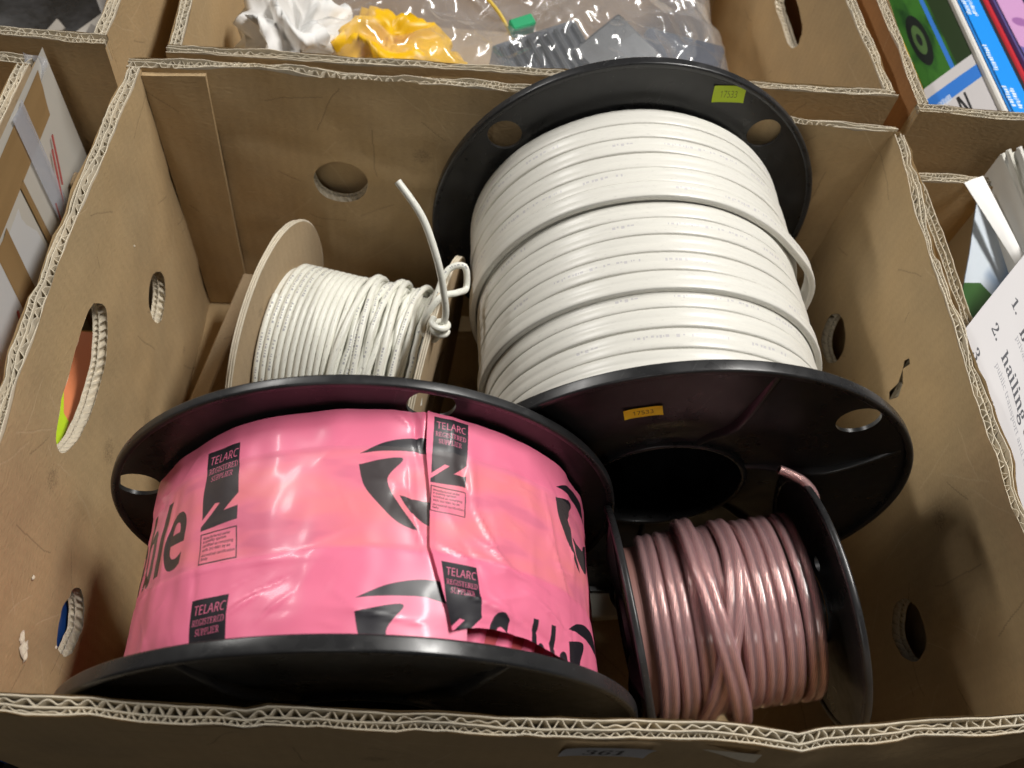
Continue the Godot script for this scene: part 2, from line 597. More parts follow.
# an open carton: outer size on plan x0..x1, z0..z1 round the node's origin
func carton(called: String, label: String, at: Vector3, turn: float, x0: float, x1: float, z0: float, z1: float, h: float, opt := {}) -> Node3D:
	var o := thing(called, label, "box", at, Vector3(0, turn, 0), "open cartons standing side by side")
	var sd: int = opt.get("sd", 5)
	var base := {"outer": opt.get("outer", M.card), "inner": opt.get("inner", M.card), "step": 0.02, "flute": 0.8, "wr": 1.0, "crush": 0.35}
	var defs := [["front_wall", Vector3(x0, 0, z1 - T), Vector3(x1, 0, z1 - T), Vector3.BACK], ["back_wall", Vector3(x1, 0, z0 + T), Vector3(x0, 0, z0 + T), Vector3.FORWARD],
		["side_wall", Vector3(x0 + T, 0, z0 + T), Vector3(x0 + T, 0, z1 - T), Vector3.LEFT], ["side_wall", Vector3(x1 - T, 0, z1 - T), Vector3(x1 - T, 0, z0 + T), Vector3.RIGHT]]
	for i in 4:
		var d = defs[i]
		var q := base.duplicate()
		q.sd = sd + i * 3
		q.holes = opt.get("holes", {}).get(i, [])
		if opt.has("side_outer") and i >= 2: q.outer = opt.side_outer
		if opt.has("bow%d" % i): q.bow = opt["bow%d" % i]
		wall(d[0], o, d[1], d[2], h, d[3], q)
	var g := Geo.new()
	g.box(Transform3D(Basis(), Vector3((x0 + x1) / 2, -0.0035, (z0 + z1) / 2)), Vector3(x1 - x0 - 0.004, 0.007, z1 - z0 - 0.004))
	put("bottom", o, [[g, M.card]])
	return o

func torn_hand_hole() -> PackedVector2Array:
	var c := []
	for q in [[-0.036, 0.191], [-0.024, 0.1945], [-0.003, 0.1925], [0.028, 0.1895], [0.046, 0.1855], [0.0525, 0.177], [0.047, 0.1675], [0.026, 0.155], [0.0013, 0.1515], [-0.016, 0.155], [-0.037, 0.167], [-0.044, 0.178], [-0.036, 0.191]]: c.append(Vector3(q[0] + 0.1885, q[1], 0))
	var o := PackedVector2Array()
	var l := smooth_line(c, 4)
	for i in l.size() - 1: o.append(Vector2(l[i].x, l[i].y))
	return o

func hand_hole(c: Vector2, len: float, hgt: float) -> PackedVector2Array:
	var o := PackedVector2Array()
	for i in 40:
		var a := TAU * i / 40
		var q := Vector2(cos(a), sin(a))
		q = Vector2(sign(q.x) * pow(absf(q.x), 0.55) * len / 2, sign(q.y) * pow(absf(q.y), 0.8) * hgt / 2)
		o.append(c + q + Vector2(nz.get_noise_2d(i * 60.0, 4), nz.get_noise_2d(i * 60.0, 90)) * 0.002)
	return o

# ------------------------------------------------------------------ reels
# flange of a plastic reel; local axis +Z; zi = inner side, dir = which way is out; o = centre
func plastic_flange(parent: Node, o: Vector3, zi: float, dir: float, R: float, hub: float, holes: Array, dish: float, ribs: Array, lip := 0.007, mat: Material = null) -> MeshInstance3D:
	var g := Geo.new()
	var e := Geo.new()
	var ri := R - 0.0042
	var zp := zi + dir * 0.0012     # plate lies a little inside the lip
	var H := []
	for k in holes: H.append(circle(Vector2(sin(k[0]), cos(k[0])) * k[1], k[2], 24))
	var pts := PackedVector2Array()
	var nr := 11
	for i in nr + 1:
		var r := lerpf(hub, ri, float(i) / nr)
		var k := 72
		for j in k:
			var a := TAU * (j + 0.5 * (i % 2)) / k
			var q := Vector2(sin(a), cos(a)) * r
			var ok := true
			for h in H:
				if Geometry2D.is_point_in_polygon(q, h): ok = false
				for c in h:
					if c.distance_to(q) < 0.0025: ok = false
			if ok: pts.append(q)
	for h in H: pts.append_array(h)
	var keep := func(c: Vector2) -> bool:
		if c.length() < hub * 0.998: return false
		for h in H:
			if Geometry2D.is_point_in_polygon(c, h): return false
		return true
	var sag := func(q: Vector2) -> float: return -dish * smoothstep(minf(ri, 0.097), hub, q.length()) + nz.get_noise_2d(q.x * 700, q.y * 700) * 0.00025
	var fa := func(q: Vector2) -> Vector3: return o + Vector3(q.x, q.y, zp + dir * sag.call(q))
	var fb := func(q: Vector2) -> Vector3: return o + Vector3(q.x, q.y, zp + dir * (0.0022 + sag.call(q)))
	g.sheet(pts, keep, fa, Vector3(0, 0, -dir))
	g.sheet(pts, keep, fb, Vector3(0, 0, dir))
	for h in H:
		var p := PackedVector3Array()
		var t := PackedVector2Array()
		for i in h.size() + 1:
			p.append(fa.call(h[i % h.size()])); p.append(fb.call(h[i % h.size()]))
			t.append(Vector2.ZERO); t.append(Vector2.ONE)
		g.grid(p, t, h.size() + 1, 2, true, false, dir > 0)
	# outer lip with rounded edges
	var a0 := zi
	var a1 := zi + dir * lip
	var c := 0.0009 * dir
	e.lathe(PackedVector2Array([Vector2(ri, a0 + c), Vector2(ri + 0.0009, a0), Vector2(R - 0.0012, a0), Vector2(R - 0.0004, a0 + c * 0.4), Vector2(R, a0 + c * 1.3), Vector2(R, a1 - c * 1.3), Vector2(R - 0.0004, a1 - c * 0.4), Vector2(R - 0.0012, a1), Vector2(ri + 0.0009, a1), Vector2(ri, a1 - c), Vector2(ri, a0 + c)]), o, 128, true)
	# ring round the bore
	var zh: float = zp - dir * dish
	e.lathe(PackedVector2Array([Vector2(hub + 0.004, zh), Vector2(hub + 0.0036, zh + dir * 0.0042), Vector2(hub + 0.0026, zh + dir * 0.0052), Vector2(hub + 0.0008, zh + dir * 0.0050), Vector2(hub, zh + dir * 0.004), Vector2(hub, zh)]), o, 96, true)
	for a in ribs:
		var p := PackedVector3Array()
		var t := PackedVector2Array()
		var d := Vector2(sin(a), cos(a))
		var s := Vector2(d.y, -d.x)
		for i in 13:
			var r := lerpf(hub + 0.003, ri - 0.002, i / 12.0)
			var q := d * r
			var zt: float = zp + dir * (sag.call(q) + 0.0022 + 0.0042 * sin(PI * clampf(i / 12.0 * 0.9 + 0.1, 0, 1)) + 0.0006)
			var zb: float = zp + dir * (sag.call(q) + 0.002)
			for k in [[-0.0022, 0.0], [-0.0014, 0.7], [0.0, 1.0], [0.0014, 0.7], [0.0022, 0.0]]:
				var x: Vector2 = q + s * k[0]
				p.append(o + Vector3(x.x, x.y, lerpf(zb, zt, k[1]))); t.append(Vector2(i, k[0]))
		g.grid(p, t, 13, 5, false, false, dir < 0)
	return put("flange", parent, [[g, mat if mat else M.black], [e, M.black_rim]])

func core_tube(parent: Node, o: Vector3, z0: float, z1: float, r: float, mat: Material) -> void:
	var g := Geo.new()
	g.lathe(PackedVector2Array([Vector2(r, z0), Vector2(r + 0.0025, z0), Vector2(r + 0.0025, z1), Vector2(r, z1), Vector2(r, z0)]), o, 64)
	put("core", parent, [[g, mat]])

func sticker(parent: Node, at: Vector3, right: Vector3, up: Vector3, sz: Vector2, img: Image, rough := 0.5) -> MeshInstance3D:
	var g := Geo.new()
	var n := right.cross(up).normalized()
	var p := PackedVector3Array()
	var t := PackedVector2Array()
	for i in 9:
		for j in 5:
			var a := i / 8.0
			var b := j / 4.0
			var lift := 0.0006 * (pow(absf(a - 0.5) * 2, 4) * pow(absf(b - 0.5) * 2, 2))
			p.append(at + right * (a - 0.5) * sz.x + up * (0.5 - b) * sz.y + n * (0.0004 + lift)); t.append(Vector2(a, b))
	g.grid(p, t, 9, 5)
	var m := std(Color.WHITE, rough)
	m.albedo_texture = tex(img)
	return put("sticker", parent, [[g, m]])

func number_sticker(bg: Color, ink: Color, txt: String, w := 160, h := 64, font := "Droid Sans Mono", size := 0.55) -> Image:
	var img := Image.create_empty(w, h, false, Image.FORMAT_RGB8)
	img.fill(bg)
	var em := h * size
	text_fill(img, txt, Vector2(w * 0.24, h * 0.72), Vector2(em, 0), Vector2(0, em), ink, font, false, w * 0.52)
	return img

func flat_cable_profile() -> PackedVector2Array:
	var o := PackedVector2Array()
	# top, left to right: two rounded cores; then underside
	var w := 0.0066
	for i in 13:
		var x := lerpf(-w, w, i / 12.0)
		var c := absf(fmod(x + w, w) - w / 2) / (w / 2)
		var y := 0.0025 - 0.00056 * c * c
		if i == 0 or i == 12: y = 0.0017
		o.append(Vector2(x, y))
	o.append(Vector2(w, -0.001)); o.append(Vector2(w - 0.001, -0.0022)); o.append(Vector2(-w + 0.001, -0.0022)); o.append(Vector2(-w, -0.001))
	return o

func pose(t: Node3D, yaw: float, pitch: float, at: Vector3, from: Vector3) -> void:
	# local +Z leans up towards the viewer by pitch; the local point from lies at the place at
	var z := Vector3(sin(yaw) * cos(pitch), sin(pitch), cos(yaw) * cos(pitch))
	var x := Vector3.UP.cross(z).normalized()
	t.basis = Basis(x, z.cross(x), z)
	t.position = at - t.basis * from

func big_reel() -> void:
	var R := 0.1398
	var o := Vector3(0, R, 0)
	var t := thing("cable_reel", "large black plastic reel wound with cream white flat cable", "cable reel", Vector3.ZERO, Vector3.ZERO, "cable reels in the open carton")
	pose(t, 0.0375, 0.040, Vector3(0.089, 0.1489, 0.0495), Vector3(0, R, 0.046))
	var hol := []
	for k in [41, 140, 215]: hol.append([deg_to_rad(k), 0.121, 0.0115])
	hol.append([deg_to_rad(-50.6), 0.122, 0.0115])
	var far := plastic_flange(t, o, -0.179, -1.0, R, 0.047, hol, 0.0, [])
	var nh := []
	for k in [40, -50, 130, -140]: nh.append([deg_to_rad(k), 0.123, 0.0115])
	var near := plastic_flange(t, o, 0.046, 1.0, R, 0.047, nh, 0.012, [deg_to_rad(10), deg_to_rad(62), deg_to_rad(118), deg_to_rad(178), deg_to_rad(-62), deg_to_rad(-118)])
	core_tube(t, o, -0.177, 0.036, 0.048, M.black)
	sticker(far, Vector3(0.0455, R + 0.1205, -0.1801), Vector3(0.996, 0.05, 0), Vector3(-0.12, 0.99, 0), Vector2(0.021, 0.0125), number_sticker(Color(0.71, 0.80, 0.05), Color(0.36, 0.42, 0.06), "17533"), 0.45)
	# the near plate is dished, so its sticker sits a little back
	sticker(near, Vector3(-0.036, R + 0.0985, 0.0497), Vector3(0.95, 0.30, 0), Vector3(-0.30, 0.95, 0), Vector2(0.0195, 0.0085), number_sticker(Color(0.97, 0.90, 0.10), Color(0.30, 0.24, 0.04), "17533"), 0.45)
	# cable: three layers, each ending nearer the front than the one above it
	var g := Geo.new()
	var prof := flat_cable_profile()
	var pitch := 0.0134
	var lay := [[-0.1710, 6.0, 0.1095, 0.0], [-0.115, 6.73, 0.1058, 1.7], [-0.048, 6.54, 0.1022, 2.9]]
	for k in 3:
		var L = lay[k]
		var p := PackedVector3Array()
		var up := PackedVector3Array()
		var n := int(L[1] * 110)
		for i in n + 1:
			var turns: float = float(i) / 110.0
			var a: float = turns * TAU + L[3] + PI
			var rr: float = L[2] + nz.get_noise_2d(turns * 160.0, k * 70.0) * 0.0007
			# slack last turn stands off on the right
			var left: float = L[1] - turns
			if k == 0 and left < 1.0:
				var am := fposmod(a, TAU)
				rr += 0.0085 * exp(-pow((am - 1.28) / 0.30, 2.0)) + 0.0012
			if k > 0 and left < 1.0: rr += 0.0006
			var z: float = L[0] + pitch * turns + nz.get_noise_2d(turns * 90.0, 300 + k * 50.0) * 0.0008
			if k == 0 and left < 1.0:
				z -= 0.004 * exp(-pow((fposmod(a, TAU) - 1.28) / 0.35, 2.0))
			p.append(o + Vector3(sin(a) * rr, cos(a) * rr, minf(z, 0.0395)))
			up.append(Vector3(sin(a), cos(a), 0))
		g.sweep(p, up, prof, 0.42)
	put("cable", t, [[g, M.cream_cable]])
	# underlying turns as a plain wound body, so that no gap looks through
	var b := Geo.new()
	b.lathe(PackedVector2Array([Vector2(0.05, -0.177), Vector2(0.1073, -0.177), Vector2(0.1073, -0.106), Vector2(0.1036, -0.104), Vector2(0.1036, -0.041), Vector2(0.1000, -0.039), Vector2(0.1000, 0.0440), Vector2(0.098, 0.030), Vector2(0.05, 0.028)]), o, 72)
	put("inner_windings", t, [[b, M.cream_cable]])

# ---- pink film print; s runs round the drum, z along it (millimetres)
const PX := 10.0
var pink_img: Image
var pink_sides := []
func pk(s: float, z: float, right: bool) -> Vector2:
	return Vector2((s + 150.0) * PX if not right else (s - 20.0) * PX, (z - 60.0) * PX)

func z_label(s: float, z: float, w: float, right: bool, ink: Color, bg: Color, full: bool, sk := 0.0) -> void:
	var f := func(x: float, y: float) -> Vector2: return pk(s + x * w + y * sk, z + y * w, right)
	poly_fill(pink_img, PackedVector2Array([f.call(0, 0), f.call(1, 0), f.call(1, 1.02), f.call(0, 1.02)]), ink)
	if full:
		poly_fill(pink_img, PackedVector2Array([f.call(0, 1.0), f.call(1, 1.0), f.call(1, 1.32), f.call(0.62, 1.68), f.call(1.0, 1.64), f.call(1.0, 1.98), f.call(-0.02, 2.06), f.call(-0.02, 1.95), f.call(0.5, 1.46), f.call(0.36, 1.44), f.call(0.0, 1.78)]), ink)
		# fine print in a frame
		var lw := 0.028
		for e in [[0.0, 2.14, 1.0, 2.14 + lw], [0.0, 2.86, 1.0, 2.86 + lw], [0.0, 2.14, lw, 2.88], [1.0 - lw, 2.14, 1.0, 2.88]]:
			poly_fill(pink_img, PackedVector2Array([f.call(e[0], e[1]), f.call(e[2], e[1]), f.call(e[2], e[3]), f.call(e[0], e[3])]), ink)
		var words := ["Manufactured under", "a quality system", "certified as complying", "with ISO 9001 by an", "accredited certification", "body"]
		for i in 6:
			var em := 0.085 * w * PX
			text_fill(pink_img, words[i], f.call(0.08, 2.29 + i * 0.105), Vector2(em, 0), Vector2(-sk * 0.05, em * 1.0), ink, "Droid Sans", true, (0.86 if i < 5 else 0.17) * w * PX * [0.86, 0.74, 0.95, 0.86, 1.0, 1.0][i])
	var em2 := w * PX
	text_fill(pink_img, "TELARC", f.call(0.08, 0.36), Vector2(em2 * 0.24, 0), Vector2(-sk * 0.3 * PX * 0.3, em2 * 0.30), bg, "Droid Sans", false, em2 * 0.85)
	text_fill(pink_img, "REGISTERED", f.call(0.06, 0.61), Vector2(em2 * 0.15, 0), Vector2(0, em2 * 0.20), bg, "Droid Serif", false, em2 * 0.88)
	text_fill(pink_img, "SUPPLIER", f.call(0.16, 0.83), Vector2(em2 * 0.15, 0), Vector2(0, em2 * 0.20), bg, "Droid Serif", false, em2 * 0.66)

func crescent(pts_out: Array, pts_in: Array, s: float, z: float, k: float, right: bool, ink: Color) -> void:
	var a := smooth_line(pts_out, 8)
	var b := smooth_line(pts_in, 8)
	var p := PackedVector2Array()
	for q in a: p.append(pk(s + q.x * k, z + q.y * k, right))
	for i in range(b.size() - 2, 0, -1): p.append(pk(s + b[i].x * k, z + b[i].y * k, right))
	poly_fill(pink_img, p, ink)

func swirl(s: float, z: float, k: float, right: bool, ink: Color) -> void:
	# upper sweep
	crescent([Vector3(-2, 9.4, 0), Vector3(10, 3.2, 0), Vector3(25, 0, 0), Vector3(38, 2, 0), Vector3(47, 9, 0)], [Vector3(-2, 9.4, 0), Vector3(8, 8.0, 0), Vector3(24, 7.4, 0), Vector3(36, 9.5, 0), Vector3(47, 9, 0)], s, z, k, right, ink)
	# left blade, running down to a point
	crescent([Vector3(-2, 15, 0), Vector3(1, 26, 0), Vector3(8.6, 36, 0), Vector3(16, 43, 0), Vector3(24, 46, 0)], [Vector3(-2, 15, 0), Vector3(16.5, 11, 0), Vector3(10.5, 22, 0), Vector3(16, 34, 0), Vector3(24, 46, 0)], s, z, k, right, ink)
	# inner blade
	crescent([Vector3(16, 29.5, 0), Vector3(22, 39, 0), Vector3(31, 43, 0), Vector3(40, 38, 0), Vector3(46, 22, 0)], [Vector3(16, 29.5, 0), Vector3(23, 31, 0), Vector3(31, 31, 0), Vector3(37, 26, 0), Vector3(46, 22, 0)], s, z, k, right, ink)

func pink_base(right: bool) -> Image:
	# film colour with the old sleeve showing faintly where the band of tape presses it down
	var W := 488 if not right else 350
	var img := Image.create_empty(W, 310, false, Image.FORMAT_RGB8)
	var base := Vector3(0.89, 0.20, 0.335)
	var a := noise_img(512, 201, 0.006, 4)
	var b := noise_img(512, 203, 0.02, 3)
	for y in 310:
		var z := 60.0 + y / 2.5
		for x in W:
			var q := a.get_pixel(x, y).r - 0.5
			var p := b.get_pixel((x / 3) % 512, (y + (70 if right else 0)) % 512).r
			var c := base * (1.0 + q * 0.06)
			var s := x / 2.5 - 150.0 if not right else x / 2.5 + 20.0
			if z > 89.5 and z < 138.5 and s > -106:
				var e := minf(1.0, minf((z - 89.5) * 0.5, (138.5 - z) * 0.5))
				c = c.lerp(Vector3(0.91, 0.225, 0.275), clampf(0.50 + (p - 0.5) * 1.6, 0.0, 1.0) * e)
				if p < 0.40: c = c.lerp(Vector3(0.66, 0.14, 0.24), clampf((0.40 - p) * 3.0, 0.0, 0.45) * e)
			img.set_pixel(x, y, lin(c.x, c.y, c.z))
	img.resize(W * 4, 1240, Image.INTERPOLATE_BILINEAR)
	return img

func pink_print() -> void:
	var ink := lin(0.018, 0.016, 0.022)
	var pink := lin(0.74, 0.16, 0.28)
	var em := 50.0 * PX
	pink_img = pink_base(false)
	text_fill(pink_img, "able", pk(-146, 134, false), Vector2(em * 0.72, 0), Vector2(0, em * 0.98), ink, "Droid Sans", true, 62 * PX)
	z_label(-78, 79.6, 20.0, false, ink, pink, true, 2.6)
	swirl(1.5, 83.0, 1.0, false, ink)
	z_label(-69, 153.6, 18.6, false, ink, pink, true, 1.5)
	swirl(4.5, 150.5, 1.0, false, ink)
	text_fill(pink_img, "able", pk(-136, 209, false), Vector2(em * 0.72, 0), Vector2(0, em * 0.98), ink, "Droid Sans", true, 62 * PX)
	pink_sides.append(pink_img)
	pink_img = pink_base(true)
	z_label(30.8, 71.4, 16.6, true, ink, pink, true, -0.3)
	swirl(106, 74.5, 1.0, true, ink)
	z_label(35.2, 142.2, 16.0, true, ink, pink, true, 2.0)
	text_fill(pink_img, "Cable", pk(57, 194, true), Vector2(em * 0.72, 0), Vector2(0, em * 0.92), ink, "Droid Sans", true, 50 * PX)
	swirl(108, 147.0, 1.0, true, ink)
	pink_sides.append(pink_img)

const PC := Vector2(0.0, 0.1397)
func lines(pts: Array, s: float) -> float:
	if s <= pts[0].x: return pts[0].y
	for i in pts.size() - 1:
		if s <= pts[i + 1].x: return lerpf(pts[i].y, pts[i + 1].y, (s - pts[i].x) / (pts[i + 1].x - pts[i].x))
	return pts[-1].y

# creases: [s, z, direction in degrees, half length, width, height] in millimetres
func crease(list: Array, s: float, z: float) -> float:
	var h := 0.0
	for c in list:
		var d := Vector2.from_angle(deg_to_rad(c[2]))
		var q := Vector2(s - c[0], z - c[1])
		var along: float = q.dot(d) / c[3]
		var across: float = (q.x * -d.y + q.y * d.x) / c[4]
		if absf(along) < 2.0 and absf(across) < 3.5: h += c[5] * exp(-along * along * 1.4) * exp(-absf(across) * 1.3)
	return h

func film_r(s: float, z: float) -> float:
	# not quite round: pulled flat at the sides, loose on top
	var th := s / 117.0
	var c := maxf(cos(th), 0.0)
	return 0.1175 + 0.0035 * c * c + 0.003 * sin(th) * (1.0 if absf(th) < PI else 0.0) + nz.get_noise_2d(s * 0.55, z * 0.5) * 0.0016 + nz.get_noise_2d(s * 0.7 + 400.0, z * 0.12) * 0.0009

func film_sheet(s0: float, s1: float, right: bool, zf: Array, zn: Array, r0: float, cr: Array, seam: Array) -> Geo:
	var g := Geo.new()
	var p := PackedVector3Array()
	var t := PackedVector2Array()
	var ns := int((s1 - s0) / 1.5)
	var nzz := 76
	for i in ns + 1:
		var f := float(i) / ns
		for j in nzz + 1:
			var k := float(j) / nzz
			var s := lerpf(s0, s1, f)
			var a := lines(zf, s)
			var b := lines(zn, s)
			var z := lerpf(a, b, k)
			if not right: s = lerpf(s0, lines(seam, z), f)
			else: s = lerpf(lines(seam, z), s1, f)
			var r := film_r(s, z) + r0 - 0.0012 * smoothstep(0.88, 1.0, k)
			r += crease(cr, s, z) * 0.001
			if right: r += 0.0016 * exp(-(f * (s1 - s0)) / 5.0)
			r -= 0.0006 * smoothstep(26.0, 23.5, absf(z - 114.0))
			var th := s / 117.0
			p.append(Vector3(sin(th) * r, PC.y + cos(th) * r, z * 0.001))
			var px := pk(clampf(s, -149.0, 44.5) if not right else clampf(s, 20.5, 159.5), z, right)
			t.append(Vector2(px.x / (1952.0 if not right else 1400.0), px.y / 1240.0))
	g.grid(p, t, ns + 1, nzz + 1)
	return g

func pink_reel() -> void:
	var R := 0.1397
	var o := Vector3(0, R, 0)
	var t := thing("wrapped_reel", "black plastic reel wrapped in bright pink printed film", "cable reel", Vector3.ZERO, Vector3.ZERO, "cable reels in the open carton")
	pose(t, 0.0241, 0.0416, Vector3(-0.0794, 0.1444, 0.1808), Vector3(0, R, 0.180))
	var hol := []
	for k in [[-73, 0.126], [14, 0.126], [107, 0.126], [197, 0.126]]: hol.append([deg_to_rad(k[0]), k[1], 0.0115])
	plastic_flange(t, o, 0.0686, -1.0, R, 0.045, hol, 0.0, [], 0.0055)
	plastic_flange(t, o, 0.180, 1.0, R, 0.045, [[deg_to_rad(120), 0.126, 0.011], [deg_to_rad(180), 0.126, 0.011], [deg_to_rad(-120), 0.126, 0.011]], 0.006, [deg_to_rad(30), deg_to_rad(90), deg_to_rad(150), deg_to_rad(-30), deg_to_rad(-90), deg_to_rad(-150)])
	core_tube(t, o, 0.069, 0.175, 0.046, M.black)
	pink_print()
	var film := []
	for k in 2:
		var fm := std(Color.WHITE, 0.42)
		fm.albedo_texture = tex(pink_sides[k])
		fm.metallic_specular = 0.5
		fm.clearcoat_enabled = true
		fm.clearcoat = 0.2
		fm.clearcoat_roughness = 0.14
		film.append(fm)
	# underneath: the wound core, same film seen at the open ends
	var b := Geo.new()
	b.lathe(PackedVector2Array([Vector2(0.05, 0.0705), Vector2(0.1130, 0.0705), Vector2(0.1130, 0.1775), Vector2(0.108, 0.171), Vector2(0.05, 0.170)]), o, 80)
	put("inner_windings", t, [[b, std(lin(0.55, 0.09, 0.10), 0.5)]])
	var seam := [Vector2(62, 27.5), Vector2(89, 27.5), Vector2(113, 30), Vector2(136, 30.2), Vector2(148, 33.5), Vector2(162, 38), Vector2(176, 42)]
	var seam2 := [Vector2(55, 40), Vector2(172, 48)]
	var zfl := [Vector2(-370, 73), Vector2(-120, 72.0), Vector2(-87, 71.6), Vector2(-66, 70.4), Vector2(-15, 69.8), Vector2(15, 69.6), Vector2(26, 69.4), Vector2(48, 69.6)]
	var znl := [Vector2(-370, 177), Vector2(-43, 176.5), Vector2(1, 175.5), Vector2(50, 174)]
	var creases := [[24, 82, 78, 14, 2.0, -2.2], [17, 74, 40, 8, 1.5, 1.6], [26, 76, 95, 12, 2.0, 2.4], [-42, 158, -28, 9, 1.4, 1.3], [-36, 154, -20, 12, 1.0, -0.9], [-30, 162, -35, 8, 1.1, 0.9], [10, 138, 0, 30, 1.2, 0.8], [-50, 141, 2, 40, 1.0, 0.7],
		[-20, 90, 0, 60, 0.9, 0.6], [24, 124, 70, 16, 1.5, 1.4], [22, 106, 85, 12, 1.0, -1.2], [-70, 146, 80, 14, 2.0, -0.8], [-100, 116, 86, 24, 1.2, 1.2], [12, 166, 8, 20, 1.5, 0.9], [-5, 116, 60, 14, 2.0, 0.6]]
	var rr := RandomNumberGenerator.new()
	rr.seed = 12
	for k in 46:
		var cs := [rr.randf_range(-120, 30), rr.randf_range(74, 172), rr.randf_range(-75, 75), rr.randf_range(5, 18), rr.randf_range(1.0, 2.6), rr.randf_range(-0.55, 0.55)]
		creases.append(cs)
	put("pink_film", t, [[film_sheet(-368, 40, false, zfl, znl, 0.0, creases, seam2), film[0]]])
	var zfr := [Vector2(22, 69.4), Vector2(34, 69.4), Vector2(66, 70), Vector2(115, 70.6), Vector2(370, 73)]
	var znr := [Vector2(22, 173), Vector2(38, 168.5), Vector2(50, 167), Vector2(70, 167.5), Vector2(88, 170.5), Vector2(110, 172), Vector2(140, 173.5), Vector2(370, 175)]
	var creases2 := [[50, 98, 85, 12, 2.0, 1.8], [46, 102, 70, 10, 1.2, -1.4], [57, 124, 62, 16, 1.3, 1.7], [62, 134, 30, 14, 1.6, 1.5], [98, 110, 78, 20, 1.6, 1.6], [103, 128, 60, 14, 1.4, 1.3], [70, 140, 12, 26, 1.5, 1.5], [60, 158, 14, 24, 1.8, 2.0], [85, 164, 18, 20, 1.6, -1.6], [44, 138, 20, 10, 1.6, 1.6],
		[78, 96, 10, 14, 1.2, 0.9], [40, 82, 86, 14, 1.6, 1.0], [92, 154, 24, 22, 1.3, 1.3], [70, 171, 10, 22, 1.8, 2.2], [118, 106, 86, 24, 1.4, 1.0]]
	for k in 50:
		var cs := [rr.randf_range(32, 140), rr.randf_range(76, 170), rr.randf_range(-20, 100), rr.randf_range(5, 18), rr.randf_range(1.0, 2.4), rr.randf_range(-0.7, 0.8)]
		creases2.append(cs)
	put("pink_film", t, [[film_sheet(30, 360, true, zfr, znr, 0.0009, creases2, seam), film[1]]])
	# crumpled under-edge of the film along the near flange, on the right
	var fr := Geo.new()
	var fp := PackedVector3Array()
	var ft := PackedVector2Array()
	for i in 61:
		for j in 5:
			var s := 10.0 + i * 2.2
			var th := s / 117.0
			var r := 0.1128 + 0.0016 * sin(i * 0.9 + j * 0.7) + j * 0.0003
			fp.append(Vector3(sin(th) * r, PC.y + cos(th) * r, lerpf(0.160, 0.1772, j / 4.0)))
			ft.append(Vector2(0.5, 0.02 + j * 0.004))
	fr.grid(fp, ft, 61, 5)
	put("film_edge", t, [[fr, film[1]]])
	# band of clear tape round the middle
	var ct := Geo.new()
	var cp := PackedVector3Array()
	var cu := PackedVector2Array()
	for i in 181:
		for j in 13:
			var s := -108.0 + i * 1.35
			var z := 89.0 + j * 4.15
			var th := s / 117.0
			var r := film_r(s, z) + 0.0002 + maxf(0.0, crease(creases2 if s > 30 else creases, s, z)) * 0.001
			if s > 28: r += 0.0010
			if i < 3: r += 0.0012 * absf(sin(j * 1.7)) * (3 - i)
			cp.append(Vector3(sin(th) * r, PC.y + cos(th) * r, z * 0.001)); cu.append(Vector2(i / 180.0, j / 12.0))
	ct.grid(cp, cu, 181, 13)
	put("clear_tape", t, [[ct, M.clear_tape]])

func board_flange(parent: Node, o: Vector3, zi: float, dir: float, R: float, hub: float) -> void:
	var g := Geo.new()
	var e := Geo.new()
	var th := 0.0042
	var p := PackedVector2Array([Vector2(hub, zi), Vector2(R - 0.0006, zi)])
	g.lathe(p, o, 80)
	g.lathe(PackedVector2Array([Vector2(R - 0.0006, zi + dir * th), Vector2(hub, zi + dir * th), Vector2(hub, zi)]), o, 80)
	# layered, slightly frayed rim
	for k in 3:
		var q := PackedVector3Array()
		var t := PackedVector2Array()
		for i in 121:
			var a := TAU * (i % 120) / 120
			var rr := R + nz.get_noise_3d(cos(a) * 60, sin(a) * 60, k * 60.0 + zi * 900.0) * 0.0012
			for s in [[-0.0012, 0.02], [0.0, 0.12], [0.0, 0.88], [-0.0012, 0.98]]:
				q.append(o + Vector3(sin(a) * (rr + s[0]), cos(a) * (rr + s[0]), zi + dir * th * (k + s[1]) / 3.0)); t.append(Vector2(i, s[1]))
		e.grid(q, t, 121, 4, true, false, dir < 0)
	put("flange", parent, [[g, M.greyboard], [e, M.edge]])

